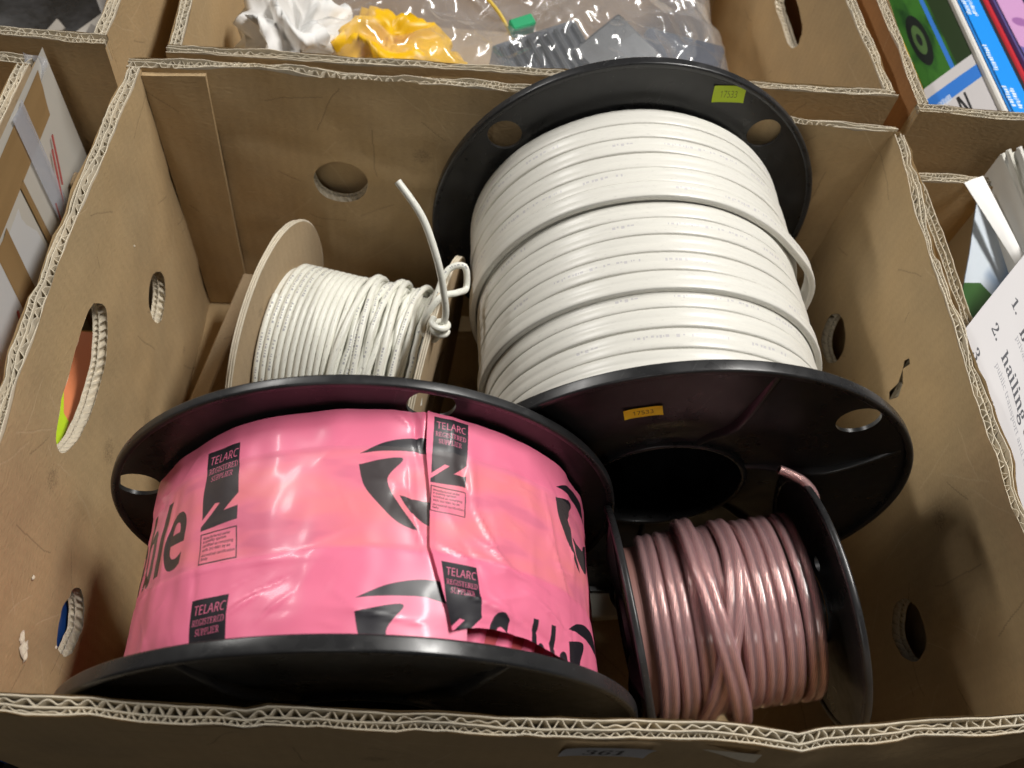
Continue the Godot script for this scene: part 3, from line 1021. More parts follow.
func small_reel() -> void:
	# axis runs across the box; local +Z is its right end
	var R := 0.0895
	var o := Vector3(0, R, 0)
	var t := thing("cable_spool", "small cardboard spool wound with thin white round cable", "cable spool", Vector3(-0.107, 0, -0.0733), Vector3(0, PI / 2 - 0.205, 0), "cable reels in the open carton")
	board_flange(t, o, -0.0545, -1.0, R, 0.022)
	board_flange(t, o, 0.0545, 1.0, R, 0.022)
	core_tube(t, o, -0.0545, 0.0545, 0.022, M.core)
	var b := Geo.new()
	b.lathe(PackedVector2Array([Vector2(0.024, -0.0542), Vector2(0.0562, -0.0542), Vector2(0.0562, 0.0542), Vector2(0.024, 0.0542)]), o, 64)
	put("inner_windings", t, [[b, M.white_cable]])
	var g := Geo.new()
	var rc := 0.00225
	var p := PackedVector3Array()
	var up := PackedVector3Array()
	var steps := 72
	# neat turns from the left, growing loose to the right
	var turns := 24.2
	for i in int(turns * steps) + 1:
		var k := float(i) / steps
		var a := -k * TAU
		var z := -0.0517 + k * 0.0043
		var mess := smoothstep(9.0, 14.0, k)
		z += mess * nz.get_noise_2d(cos(a) * 30 + k * 17.0, sin(a) * 30) * 0.0042
		var rr := 0.0583 + mess * (0.0006 + 0.0022 * nz.get_noise_2d(k * 45.0, 700)) + 0.0003 * nz.get_noise_2d(k * 60.0, 20)
		p.append(o + Vector3(sin(a) * rr, cos(a) * rr, clampf(z, -0.0518, 0.0518))); up.append(Vector3(sin(a), cos(a), 0))
	g.sweep(p, up, round_prof(rc, 10), 0.34)
	# a few turns that ride over the others
	for w in [[-0.004, 0.006, 0.2, 2.9], [0.012, 0.002, 1.1, 2.6], [0.018, 0.027, 2.0, 3.4], [0.030, 0.022, 0.6, 2.2], [0.036, 0.045, 1.5, 3.0], [0.047, 0.040, 2.4, 2.5]]:
		p = PackedVector3Array(); up = PackedVector3Array()
		for i in 91:
			var f := i / 90.0
			var a: float = w[2] - 2.6 + f * (w[3] + 2.2)
			var rr := 0.0583 + 0.0042 * smoothstep(0.0, 0.08, f) * smoothstep(1.0, 0.92, f) + 0.0006 * sin(f * 19.0 + w[2])
			var z: float = lerpf(w[0], w[1], smoothstep(0.0, 1.0, f)) + 0.0009 * sin(f * 13.0 + w[2] * 5)
			p.append(o + Vector3(sin(a) * rr, cos(a) * rr, z)); up.append(Vector3(sin(a), cos(a), 0))
		g.sweep(p, up, round_prof(rc, 10), 0.34)
	# the end: hitched round the right flange, then standing free; given in the box, turned to the spool's own axes
	var inv := t.transform.affine_inverse()
	var pts := []
	for q in [Vector3(-0.060, 0.128, -0.018), Vector3(-0.060, 0.146, -0.030), Vector3(-0.057, 0.160, -0.047), Vector3(-0.054, 0.172, -0.064), Vector3(-0.047, 0.1845, -0.083), Vector3(-0.036, 0.187, -0.086), Vector3(-0.034, 0.176, -0.078),
			Vector3(-0.0395, 0.183, -0.068), Vector3(-0.050, 0.187, -0.060), Vector3(-0.0585, 0.176, -0.052), Vector3(-0.059, 0.166, -0.048), Vector3(-0.052, 0.168, -0.042), Vector3(-0.0465, 0.186, -0.046), Vector3(-0.0485, 0.206, -0.050), Vector3(-0.0535, 0.228, -0.056), Vector3(-0.063, 0.247, -0.069), Vector3(-0.0775, 0.260, -0.082)]:
		pts.append(inv * q)
	var e := smooth_line(pts, 8)
	g.sweep(e, free_ups(e, Vector3.UP), round_prof(rc * 0.95, 12), 0.34)
	# the hitch: a turn and a half of the end round itself
	var kn := []
	for k in 15:
		var a := TAU * 1.6 * k / 14.0
		kn.append(inv * (Vector3(-0.0495, 0.172 + 0.010 * k / 14.0, -0.0455) + Vector3(cos(a) * 0.0048, 0.0016 * sin(a), sin(a) * 0.0050)))
	e = smooth_line(kn, 5)
	g.sweep(e, free_ups(e, Vector3.UP), round_prof(rc * 0.95, 12), 0.34)
	put("cable", t, [[g, M.white_cable]])

func twin_profile() -> PackedVector2Array:
	var o := PackedVector2Array()
	var r := 0.00275
	for i in 9:
		var a := deg_to_rad(-130 + 260.0 * i / 8)
		o.append(Vector2(r * 0.90 + cos(a) * r, sin(a) * r))
	for i in 9:
		var a := deg_to_rad(50 + 260.0 * i / 8)
		o.append(Vector2(-r * 0.90 + cos(a) * r, sin(a) * r))
	return o

func speaker_reel() -> void:
	var R := 0.0705
	var L := 0.1085
	var t := thing("speaker_wire_spool", "small black plastic spool of translucent pink copper speaker wire", "cable spool", Vector3(0.1150, 0.0780, 0.1215), Vector3.ZERO, "cable reels in the open carton")
	# axis: from the left flange to the right one, up to the right
	var ax := Vector3(cos(0.131) * cos(0.2306), sin(0.2306), -sin(0.131) * cos(0.2306)).normalized()
	var x := Vector3.UP.cross(ax).normalized()
	t.basis = Basis(x, ax.cross(x), ax)
	t.position = Vector3(0.0635, 0.1369, 0.1274) + ax * L * 0.5 - t.basis.y * R
	var o := Vector3(0, R, 0)
	var fl := PackedVector2Array()
	for s in [-1.0, 1.0]:
		plastic_flange(t, o, s * (L * 0.5 - 0.004), s, R, 0.02, [[0.4, 0.03, 0.004]], 0.0, [deg_to_rad(45), deg_to_rad(135), deg_to_rad(225), deg_to_rad(315)], 0.004)
	core_tube(t, o, -L * 0.5 + 0.004, L * 0.5 - 0.004, 0.02, M.black)
	var zr := L * 0.5 - 0.0045
	var b := Geo.new()
	b.lathe(PackedVector2Array([Vector2(0.024, -zr), Vector2(0.0455, -zr), Vector2(0.0440, zr - 0.018), Vector2(0.024, zr - 0.018)]), o, 64)
	put("inner_windings", t, [[b, std(lin(0.30, 0.15, 0.13), 0.5)]])
	var g := Geo.new()
	var cu := Geo.new()
	var cores := [PackedVector2Array(), PackedVector2Array()]
	for q in round_prof(0.00195, 10):
		cores[0].append(q + Vector2(0.00247, 0)); cores[1].append(q - Vector2(0.00247, 0))
	var prof := twin_profile()
	var pitch := 0.0106
	var rr := 0.0482
	for blk in [[-zr + 0.0052, 4.118, 0.0], [0.0012, 3.911, 1.3]]:
		var p := PackedVector3Array()
		var up := PackedVector3Array()
		for i in int(blk[1] * 80) + 1:
			var k := i / 80.0
			var a: float = k * TAU + blk[2] + 2.4
			var w := rr + nz.get_noise_2d(k * 120.0, blk[2] * 100) * 0.0012
			p.append(o + Vector3(sin(a) * w, cos(a) * w, blk[0] + pitch * (k - nz.get_noise_2d(k * 60.0, 40 + blk[2] * 80) * 0.12))); up.append(Vector3(sin(a), cos(a), 0).rotated(Vector3.BACK, nz.get_noise_2d(k * 40, 9) * 0.2))
		g.sweep(p, up, prof, 0.05)
		for c2 in cores: cu.sweep(p, up, c2, 0.022)
	# two strands crossing over the rest; angle 0 is up, negative towards the viewer
	for c in [[0.0050, -0.0235, 0.0022], [-0.0140, -0.0035, 0.0060]]:
		var p := PackedVector3Array()
		var up := PackedVector3Array()
		for i in 121:
			var f := i / 120.0
			var a := -2.5 + f * 4.2
			var z: float = lerpf(c[1], c[0], smoothstep(0.15, 0.72, f))
			var w: float = rr + c[2] + 0.0016 * sin(PI * f) - 0.004 * smoothstep(0.80, 1.0, f)
			p.append(o + Vector3(sin(-a) * w * -1.0, cos(a) * w, z)); up.append(Vector3(sin(a), cos(a), 0))
		g.sweep(p, up, prof, 0.05)
		for c2 in cores: cu.sweep(p, up, c2, 0.022)
	# loose end poking out over the right flange
	var inv := t.transform.affine_inverse()
	var q := []
	for w in [Vector3(0.158, 0.196, 0.080), Vector3(0.1535, 0.2085, 0.0735), Vector3(0.1475, 0.2125, 0.0675), Vector3(0.140, 0.214, 0.064), Vector3(0.1335, 0.215, 0.0620)]: q.append(inv * w)
	var e := smooth_line(q, 8)
	g.sweep(e, free_ups(e, Vector3.UP), round_prof(0.0025, 12), 0.05)
	cu.sweep(e, free_ups(e, Vector3.UP), round_prof(0.00195, 12), 0.022)
	put("copper_strands", t, [[cu, M.copper]])
	put("clear_jacket", t, [[g, M.jacket]])

# ------------------------------------------------------------------ loose things
func crumple(called: String, label: String, category: String, at: Vector3, s: Vector3, mat: Material, sd: float, amp := 0.28, fr := 1.3, parent: Node = null, A := 40, B := 24) -> MeshInstance3D:
	var g := Geo.new()
	var p := PackedVector3Array()
	var t := PackedVector2Array()
	for i in A + 1:
		for j in B + 1:
			var a := TAU * (i % A) / A
			var b := PI * j / B
			var d := Vector3(sin(b) * cos(a), cos(b), sin(b) * sin(a))
			var k := 1.0 + amp * (0.5 - absf(nf.get_noise_3d(d.x * 60 * fr + sd, d.y * 60 * fr, d.z * 60 * fr)) * 2.6) + amp * 0.5 * nz.get_noise_3d(d.x * 90 * fr, d.y * 90 * fr + sd, d.z * 90 * fr)
			p.append(d * k * s * 0.5 + Vector3(0, s.y * 0.5, 0)); t.append(Vector2(float(i) / A, float(j) / B))
	if A < 30:
		for i in A:
			for j in B: g.quad(p[i * (B + 1) + j], p[i * (B + 1) + j + 1], p[(i + 1) * (B + 1) + j + 1], p[(i + 1) * (B + 1) + j])
	else: g.grid(p, t, A + 1, B + 1, true)
	var o := put(called, parent if parent else self, [[g, mat]])
	o.position = at
	if not parent: tag(o, label, category)
	return o

func slab(called: String, label: String, category: String, at: Vector3, turn: Vector3, s: Vector3, mat: Material, ch := 0.0008) -> Node3D:
	var g := Geo.new()
	g.box(Transform3D(Basis(), Vector3(0, s.y / 2, 0)), s, ch)
	var o := put(called, self, [[g, mat]])
	o.position = at
	o.rotation = turn
	tag(o, label, category)
	return o

# a thin sheet of paper from four corners, sagging, with thickness
func paper(called: String, parent: Node, c: Array, bend: float, mat: Material, thick := 0.0003, n := 14) -> MeshInstance3D:
	var g := Geo.new()
	var nn: Vector3 = (c[1] - c[0]).cross(c[3] - c[0]).normalized()
	if nn.y < 0: nn = -nn
	var rims := []
	for side in 2:
		var p := PackedVector3Array()
		var t := PackedVector2Array()
		for i in n + 1:
			for j in n + 1:
				var a := float(i) / n
				var b := float(j) / n
				var q: Vector3 = c[0].lerp(c[1], a).lerp(c[3].lerp(c[2], a), b)
				q += nn * (bend * sin(PI * a) - thick * side + nz.get_noise_2d(a * 60, b * 60) * absf(bend) * 0.3)
				p.append(q); t.append(Vector2(a, b))
		g.grid(p, t, n + 1, n + 1, false, false, side == 1)
		rims.append(p)
	return put(called, parent, [[g, mat]])

func picture(img: Image, rough := 0.4) -> StandardMaterial3D:
	var m := std(Color.WHITE, rough)
	m.albedo_texture = tex(img)
	return m

func back_box() -> void:
	# hand hole in the right wall (u runs from front to back there)
	var o := carton("cardboard_box", "open carton behind, holding clear plastic bags and a yellow wrapper", Vector3(0.006, 0, -0.4105), 0.046, -0.2485, 0.2485, -0.1955, 0.1955, 0.236, {"sd": 40, "holes": {3: [hand_hole(Vector2(0.19, 0.168), 0.085, 0.03)], 2: [circle(Vector2(0.30, 0.16), 0.016, 24)]}})
	var white: Material = M.paper
	crumple("crumpled_paper", "crumpled white paper in the clear bag, left of the yellow wrapper", "paper", Vector3(-0.172, 0.128, -0.31), Vector3(0.078, 0.085, 0.10), white, 3.0, 0.45, 0.9)
	var yel := std(lin(0.80, 0.46, 0.004), 0.4)
	crumple("yellow_wrapper", "crumpled bright yellow wrapper inside the clear plastic bag", "wrapper", Vector3(-0.098, 0.124, -0.303), Vector3(0.100, 0.078, 0.08), yel, 17.0, 0.30, 0.85)
	# small electronic parts in the bag
	var dk := plastic_mat(0.014, 0.35, 8.0, 301, 1.0)
	var b := thing("circuit_box", "dark grey ribbed electronic part with green tab in the bag", "electronics", Vector3(0.022, 0.138, -0.325), Vector3(0.25, 0.5, 0.1))
	var g := Geo.new()
	g.box(Transform3D(Basis(), Vector3(0, 0.022, 0)), Vector3(0.075, 0.044, 0.05), 0.002)
	put("case", b, [[g, std(lin(0.045, 0.047, 0.055), 0.4)]])
	for i in 9:
		g = Geo.new()
		g.box(Transform3D(Basis(), Vector3(-0.032 + i * 0.008, 0.0455, 0.002)), Vector3(0.0035, 0.004, 0.042), 0.0005)
		put("rib", b, [[g, dk]])
	g = Geo.new()
	g.box(Transform3D(Basis(), Vector3(-0.008, 0.046, -0.031)), Vector3(0.02, 0.012, 0.01), 0.001)
	put("green_tab", b, [[g, std(lin(0.01, 0.30, 0.12), 0.4)]])
	slab("black_case", "black plastic case with a sharp corner up, inside the bag", "electronics", Vector3(0.078, 0.140, -0.330), Vector3(0.25, 0.85, 0.2), Vector3(0.055, 0.05, 0.055), dk, 0.002)
	slab("blue_card", "small pale blue and white card among the dark bagged parts", "card", Vector3(0.128, 0.160, -0.292), Vector3(0.2, 0.3, -0.1), Vector3(0.05, 0.004, 0.03), std(lin(0.45, 0.58, 0.68), 0.4))
	slab("dark_part", "dark bluish plastic part at the right end of the bag", "electronics", Vector3(0.136, 0.126, -0.340), Vector3(0.1, -0.4, 0.1), Vector3(0.07, 0.04, 0.08), std(lin(0.03, 0.033, 0.05), 0.3), 0.003)
	g = Geo.new()
	var l := smooth_line([Vector3(0.0, 0, 0), Vector3(-0.02, 0.02, -0.03), Vector3(-0.05, 0.03, -0.06)], 8)
	g.sweep(l, free_ups(l, Vector3.UP), round_prof(0.0015, 8))
	var st := put("yellow_strap", self, [[g, std(lin(0.65, 0.45, 0.06), 0.5)]])
	st.position = Vector3(0.004, 0.172, -0.315)
	tag(st, "thin yellow plastic strap above the dark ribbed part", "strap")
	# the clear bag, crumpled over it all
	var gb := Geo.new()
	for layer in 2:
		var p := PackedVector3Array()
		var t := PackedVector2Array()
		var NX := 130
		var NZ := 90
		for i in NX + 1:
			for j in NZ + 1:
				var x := lerpf(-0.205, 0.19, float(i) / NX)
				var z := lerpf(-0.232, -0.56, float(j) / NZ)
				var e := minf(minf(x + 0.205, 0.19 - x), minf(-0.232 - z, z + 0.56))
				var rd := 0.5 - absf(nf.get_noise_3d(x * 330, z * 330, layer * 60.0)) * 2.2
				var fold := 0.5 - absf(nf.get_noise_3d(x * 800, z * 800, 200 + layer * 60.0)) * 2.2
				var y := 0.198 + rd * 0.020 + fold * 0.0050 - layer * 0.014 - 0.075 * exp(-e / 0.022)
				p.append(Vector3(x + rd * 0.004, y - 0.1, z)); t.append(Vector2(x, z))
		gb.grid(p, t, NX + 1, NZ + 1)
	var bag := put("plastic_bag", self, [[gb, M.film]])
	bag.position = Vector3(0, 0.1, 0)
	tag(bag, "crumpled clear plastic bag filling the carton behind", "plastic bag")

func left_back_box() -> void:
	carton("cardboard_box", "open carton at the back left, dark inside with odd strips", Vector3(-0.52, 0, -0.402), 0.0, -0.248, 0.248, -0.195, 0.195, 0.236, {"sd": 60, "outer": M.card})
	var r := RandomNumberGenerator.new()
	r.seed = 8
	var names := ["grey plastic strip crossing the dark carton at the far left", "pale strip leaning in the corner of the back left carton", "short tan strip by the front rim of the dark carton", "long dark strip lying in the back left carton", "thin metal strip glinting at the top of the dark carton", "curved grey strip beside the right rim of the dark carton"]
	var at := [Vector3(-0.385, 0.10, -0.36), Vector3(-0.335, 0.115, -0.33), Vector3(-0.365, 0.10, -0.30), Vector3(-0.42, 0.085, -0.33), Vector3(-0.345, 0.10, -0.40), Vector3(-0.315, 0.12, -0.35)]
	var ang := [0.5, -0.6, 1.2, 0.9, 1.9, -0.2]
	for i in 6:
		var g := Geo.new()
		var c: Array = [Vector3(-0.07, 0, 0), Vector3(-0.02, 0.006, 0.004), Vector3(0.03, 0.004, -0.006), Vector3(0.07, 0.012, 0)]
		var l := smooth_line(c, 6)
		g.sweep(l, free_ups(l, Vector3.UP), PackedVector2Array([Vector2(-0.006, 0.0012), Vector2(0.006, 0.0012), Vector2(0.006, -0.0012), Vector2(-0.006, -0.0012)]))
		var o := put("plastic_strip", self, [[g, std(lin(0.22, 0.2, 0.18) if i % 3 else lin(0.4, 0.37, 0.33), 0.4)]])
		o.position = at[i]
		o.rotation = Vector3(0, ang[i], 0.35)
		tag(o, names[i], "strip", "odd strips in the dark carton")
	var g2 := Geo.new()
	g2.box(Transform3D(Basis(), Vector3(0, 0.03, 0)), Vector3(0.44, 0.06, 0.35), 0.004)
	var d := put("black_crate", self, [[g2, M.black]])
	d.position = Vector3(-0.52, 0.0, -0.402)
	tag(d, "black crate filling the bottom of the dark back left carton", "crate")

func taped_box() -> void:
	var o := carton("taped_box", "worn carton on the left bound with brown and clear tape", Vector3(-0.555, 0, 0.01), 0.0, -0.246, 0.246, -0.20, 0.20, 0.237, {"sd": 80, "outer": M.greyboard, "inner": M.card})
	# right wall is the one seen: whitish printed paper, brown tape bands, red scribbles
	var x := 0.2472
	var add := func(called: String, c: Array, mat: Material, k: float) -> void:
		var q := []
		for s in c: q.append(Vector3(x + k, s[1], s[0] - 0.01))
		paper(called, o, q, 0.0009, mat, 0.0002, 14)
	var tape := std(lin(0.33, 0.215, 0.10), 0.16)
	var pale := std(lin(0.55, 0.53, 0.48), 0.6)
	add.call("paper_cover", [[-0.199, 0.2355], [0.199, 0.2355], [0.199, 0.002], [-0.199, 0.002]], pale, 0.0006)
	add.call("paper_label", [[-0.105, 0.196], [-0.002, 0.19], [0.0, 0.09], [-0.108, 0.10]], std(lin(0.60, 0.61, 0.62), 0.55), 0.0011)
	add.call("brown_tape", [[-0.182, 0.232], [0.19, 0.224], [0.19, 0.196], [-0.174, 0.204]], tape, 0.0016)
	add.call("brown_tape", [[-0.116, 0.204], [-0.110, 0.204], [-0.108, 0.02], [-0.114, 0.02]], tape, 0.0020)
	add.call("brown_tape", [[-0.080, 0.200], [-0.060, 0.200], [-0.042, 0.02], [-0.064, 0.02]], tape, 0.0021)
	add.call("brown_tape", [[-0.199, 0.110], [0.19, 0.150], [0.19, 0.132], [-0.199, 0.092]], tape, 0.0025)
	add.call("clear_strip", [[-0.150, 0.236], [-0.132, 0.236], [-0.128, 0.02], [-0.146, 0.02]], M.loose_tape, 0.0028)
	var red := std(lin(0.45, 0.10, 0.09), 0.6)
	for k in [[-0.165, 0.196, -0.152, 0.165], [-0.158, 0.19, -0.140, 0.150], [-0.135, 0.165, -0.125, 0.12], [-0.05, 0.16, -0.03, 0.11]]:
		add.call("red_pen_line", [[k[0], k[1]], [k[0] + 0.0012, k[1]], [k[2] + 0.0012, k[3]], [k[2], k[3]]], red, 0.0027)
	# loose flap of clear tape at the far corner
	var g := Geo.new()
	var p := PackedVector3Array()
	var t := PackedVector2Array()
	for i in 13:
		for j in 9:
			var a := i / 12.0
			var b := j / 8.0
			p.append(Vector3(0.240 + 0.013 * a * (1.0 - b * 0.7) + 0.002 * sin(b * 5.0 + a * 3), 0.239 + 0.002 * sin(a * 6.0) - 0.030 * b * (0.5 + 0.5 * a) - 0.006 * a, -0.199 + 0.003 * sin(a * 7.0 + b * 4) + 0.016 * b)); t.append(Vector2(a, b))
	g.grid(p, t, 13, 9)
	put("loose_tape", o, [[g, M.loose_tape]])

func gap_things() -> void:
	# packets wedged between the carton and the taped box, seen through the holes
	var img := Image.create_empty(256, 256, false, Image.FORMAT_RGB8)
	img.fill(lin(0.80, 0.26, 0.11))
	var navy := lin(0.03, 0.06, 0.14)
	poly_fill(img, PackedVector2Array([Vector2(150, 96), Vector2(178, 136), Vector2(206, 150), Vector2(206, 172), Vector2(240, 172), Vector2(240, 256), Vector2(140, 256)]), lin(0.50, 0.72, 0.02))
	for q in [["A", 40], ["Y", 88], ["K", 140], ["C", 196]]:
		text_fill(img, q[0], Vector2(70, q[1] + 30), Vector2(70, 0), Vector2(0, 52), navy, "Droid Sans", true)
	var g := Geo.new()
	var w := Vector3(0.05, 0.138, 0.12)
	g.box(Transform3D(Basis(), Vector3(0, w.y / 2, 0)), w, 0.003)
	var o := put("orange_packet", self, [[g, picture(img, 0.35)]])
	o.position = Vector3(-0.2815, -0.007, 0.0)
	tag(o, "orange printed packet seen through the hand hole on the left", "packet")
	slab("blue_packet", "blue packet seen through the lower round hole on the left", "packet", Vector3(-0.2815, -0.007, 0.125), Vector3.ZERO, Vector3(0.05, 0.108, 0.11), std(lin(0.015, 0.07, 0.28), 0.4), 0.003)
	slab("cardboard_offcut", "small cardboard offcut between the taped box and the carton", "cardboard", Vector3(-0.283, -0.007, -0.165), Vector3(0, 0, 0), Vector3(0.044, 0.165, 0.012), M.greyboard)

func right_back_box() -> void:
	carton("cardboard_box", "open carton at the back right, full of books", Vector3(0.524, 0, -0.409), 0.0, -0.248, 0.248, -0.195, 0.195, 0.236, {"sd": 100, "outer": M.card, "side_outer": M.card_red, "inner": M.card})
	# magazine facing up, leaning on the left wall
	var img := Image.create_empty(512, 512, false, Image.FORMAT_RGB8)
	img.fill(lin(0.022, 0.085, 0.012))
	var nn := noise_img(512, 401, 0.008, 3)
	for y in 512:
		for x in 512:
			var q := nn.get_pixel(x, y).r
			var c := Vector3(0.03, 0.10, 0.016).lerp(Vector3(0.014, 0.045, 0.012), clampf((q - 0.35) * 3.0, 0, 1))
			img.set_pixel(x, y, lin(c.x, c.y, c.z))
	# u runs across (left to right), v from the far end to the near end
	poly_fill(img, PackedVector2Array([Vector2(110, 0), Vector2(130, 0), Vector2(150, 470), Vector2(130, 470)]), lin(0.55, 0.32, 0.01))
	poly_fill(img, PackedVector2Array([Vector2(320, 0), Vector2(345, 0), Vector2(390, 512), Vector2(360, 512)]), lin(0.03, 0.13, 0.40))
	poly_fill(img, PackedVector2Array([Vector2(360, 0), Vector2(512, 0), Vector2(512, 512), Vector2(410, 512)]), lin(0.018, 0.03, 0.012))
	poly_fill(img, circle(Vector2(240, 318), 62, 32), lin(0.01, 0.012, 0.01))
	poly_fill(img, circle(Vector2(240, 318), 36, 32), lin(0.05, 0.09, 0.03))
	poly_fill(img, circle(Vector2(240, 318), 15, 24), lin(0.012, 0.014, 0.012))
	poly_fill(img, PackedVector2Array([Vector2(0, 452), Vector2(512, 372), Vector2(512, 512), Vector2(0, 512)]), lin(0.42, 0.40, 0.40))
	poly_fill(img, PackedVector2Array([Vector2(100, 458), Vector2(512, 396), Vector2(512, 424), Vector2(100, 488)]), lin(0.03, 0.14, 0.45))
	marks(img, Vector2(170, 466), Vector2(1, -0.15), 110, 14, lin(0.42, 0.48, 0.58), 4)
	text_fill(img, "N", Vector2(310, 508), Vector2(110, -16), Vector2(0, 66), lin(0.02, 0.02, 0.02), "Droid Sans", true)
	var m := thing("green_magazine", "green magazine showing a black wheel, lying inside the carton rim", "magazine", Vector3(0.318, 0.12, -0.30))
	var o := m.position
	var c := [Vector3(0.296, 0.200, -0.50) - o, Vector3(0.352, 0.222, -0.50) - o, Vector3(0.352, 0.222, -0.236) - o, Vector3(0.296, 0.200, -0.236) - o]
	paper("cover", m, c, 0.001, picture(img, 0.28), 0.0004)
	var pg := []
	for q in c: pg.append(q - Vector3(0, 0.004, 0))
	paper("pages", m, pg, 0.001, M.paper, 0.004)
	# books with spines up
	var defs := [
		["white_book", "white page edges of the book beside the green magazine", 0.3545, 0.0045, 0.226, lin(0.62, 0.60, 0.56), ""],
		["blue_book", "bright blue book with white lettering on its spine", 0.3695, 0.0185, 0.224, lin(0.015, 0.24, 0.72), "b"],
		["black_book", "thin black book between the blue and the red spines", 0.3835, 0.006, 0.221, lin(0.02, 0.02, 0.025), ""],
		["red_book", "thin book with a red spine next to the black one", 0.3905, 0.005, 0.220, lin(0.42, 0.02, 0.03), ""],
		["purple_box", "purple box with a pink picture on its top", 0.4085, 0.026, 0.222, lin(0.12, 0.10, 0.30), "p"],
		["dark_book", "dark blue book at the right edge behind the rim", 0.4330, 0.018, 0.222, lin(0.03, 0.04, 0.12), ""],
		["pale_box", "off white box with blue lettering at the far right corner", 0.458, 0.028, 0.227, lin(0.55, 0.53, 0.48), "w"]]
	for d in defs:
		var t := thing(d[0], d[1], "book", Vector3(d[2], 0, -0.405), Vector3(0, 0, 0.0), "books standing in the back right carton")
		var g := Geo.new()
		var h: float = d[4]
		var len := 0.338
		g.box(Transform3D(Basis(), Vector3(0, h / 2, 0)), Vector3(d[3], h, len), 0.0012)
		put("cover", t, [[g, std(d[5], 0.32)]])
		if d[6] != "":
			var im := Image.create_empty(64, 1024, false, Image.FORMAT_RGB8)
			im.fill(d[5])
			if d[6] == "b":
				var wh := lin(0.62, 0.68, 0.72)
				for k in [[60, 90, 1], [330, 60, 1], [560, 100, 2], [780, 90, 1], [930, 70, 2]]:
					for q in k[2]: marks(im, Vector2(16 + q * 20, k[0] + q * 6), Vector2(0, 1), k[1], 15, wh, 7 + q)
			elif d[6] == "p":
				poly_fill(im, PackedVector2Array([Vector2(0, 560), Vector2(64, 560), Vector2(64, 800), Vector2(0, 760)]), lin(0.48, 0.26, 0.46))
				poly_fill(im, PackedVector2Array([Vector2(0, 820), Vector2(64, 840), Vector2(64, 1024), Vector2(0, 1024)]), lin(0.20, 0.24, 0.62))
				poly_fill(im, circle(Vector2(30, 660), 18, 16), lin(0.28, 0.12, 0.3))
				poly_fill(im, PackedVector2Array([Vector2(0, 470), Vector2(64, 500), Vector2(64, 550), Vector2(0, 530)]), lin(0.45, 0.08, 0.12))
			else:
				marks(im, Vector2(20, 760), Vector2(0, 1), 120, 26, lin(0.05, 0.25, 0.5), 5)
			var q := [Vector3(-d[3] / 2 + 0.001, h + 0.0008, -len / 2 + 0.001), Vector3(d[3] / 2 - 0.001, h + 0.0008, -len / 2 + 0.001), Vector3(d[3] / 2 - 0.001, h + 0.0008, len / 2 - 0.001), Vector3(-d[3] / 2 + 0.001, h + 0.0008, len / 2 - 0.001)]
			paper("spine_print", t, q, 0.0, picture(im, 0.3), 0.0004, 4)

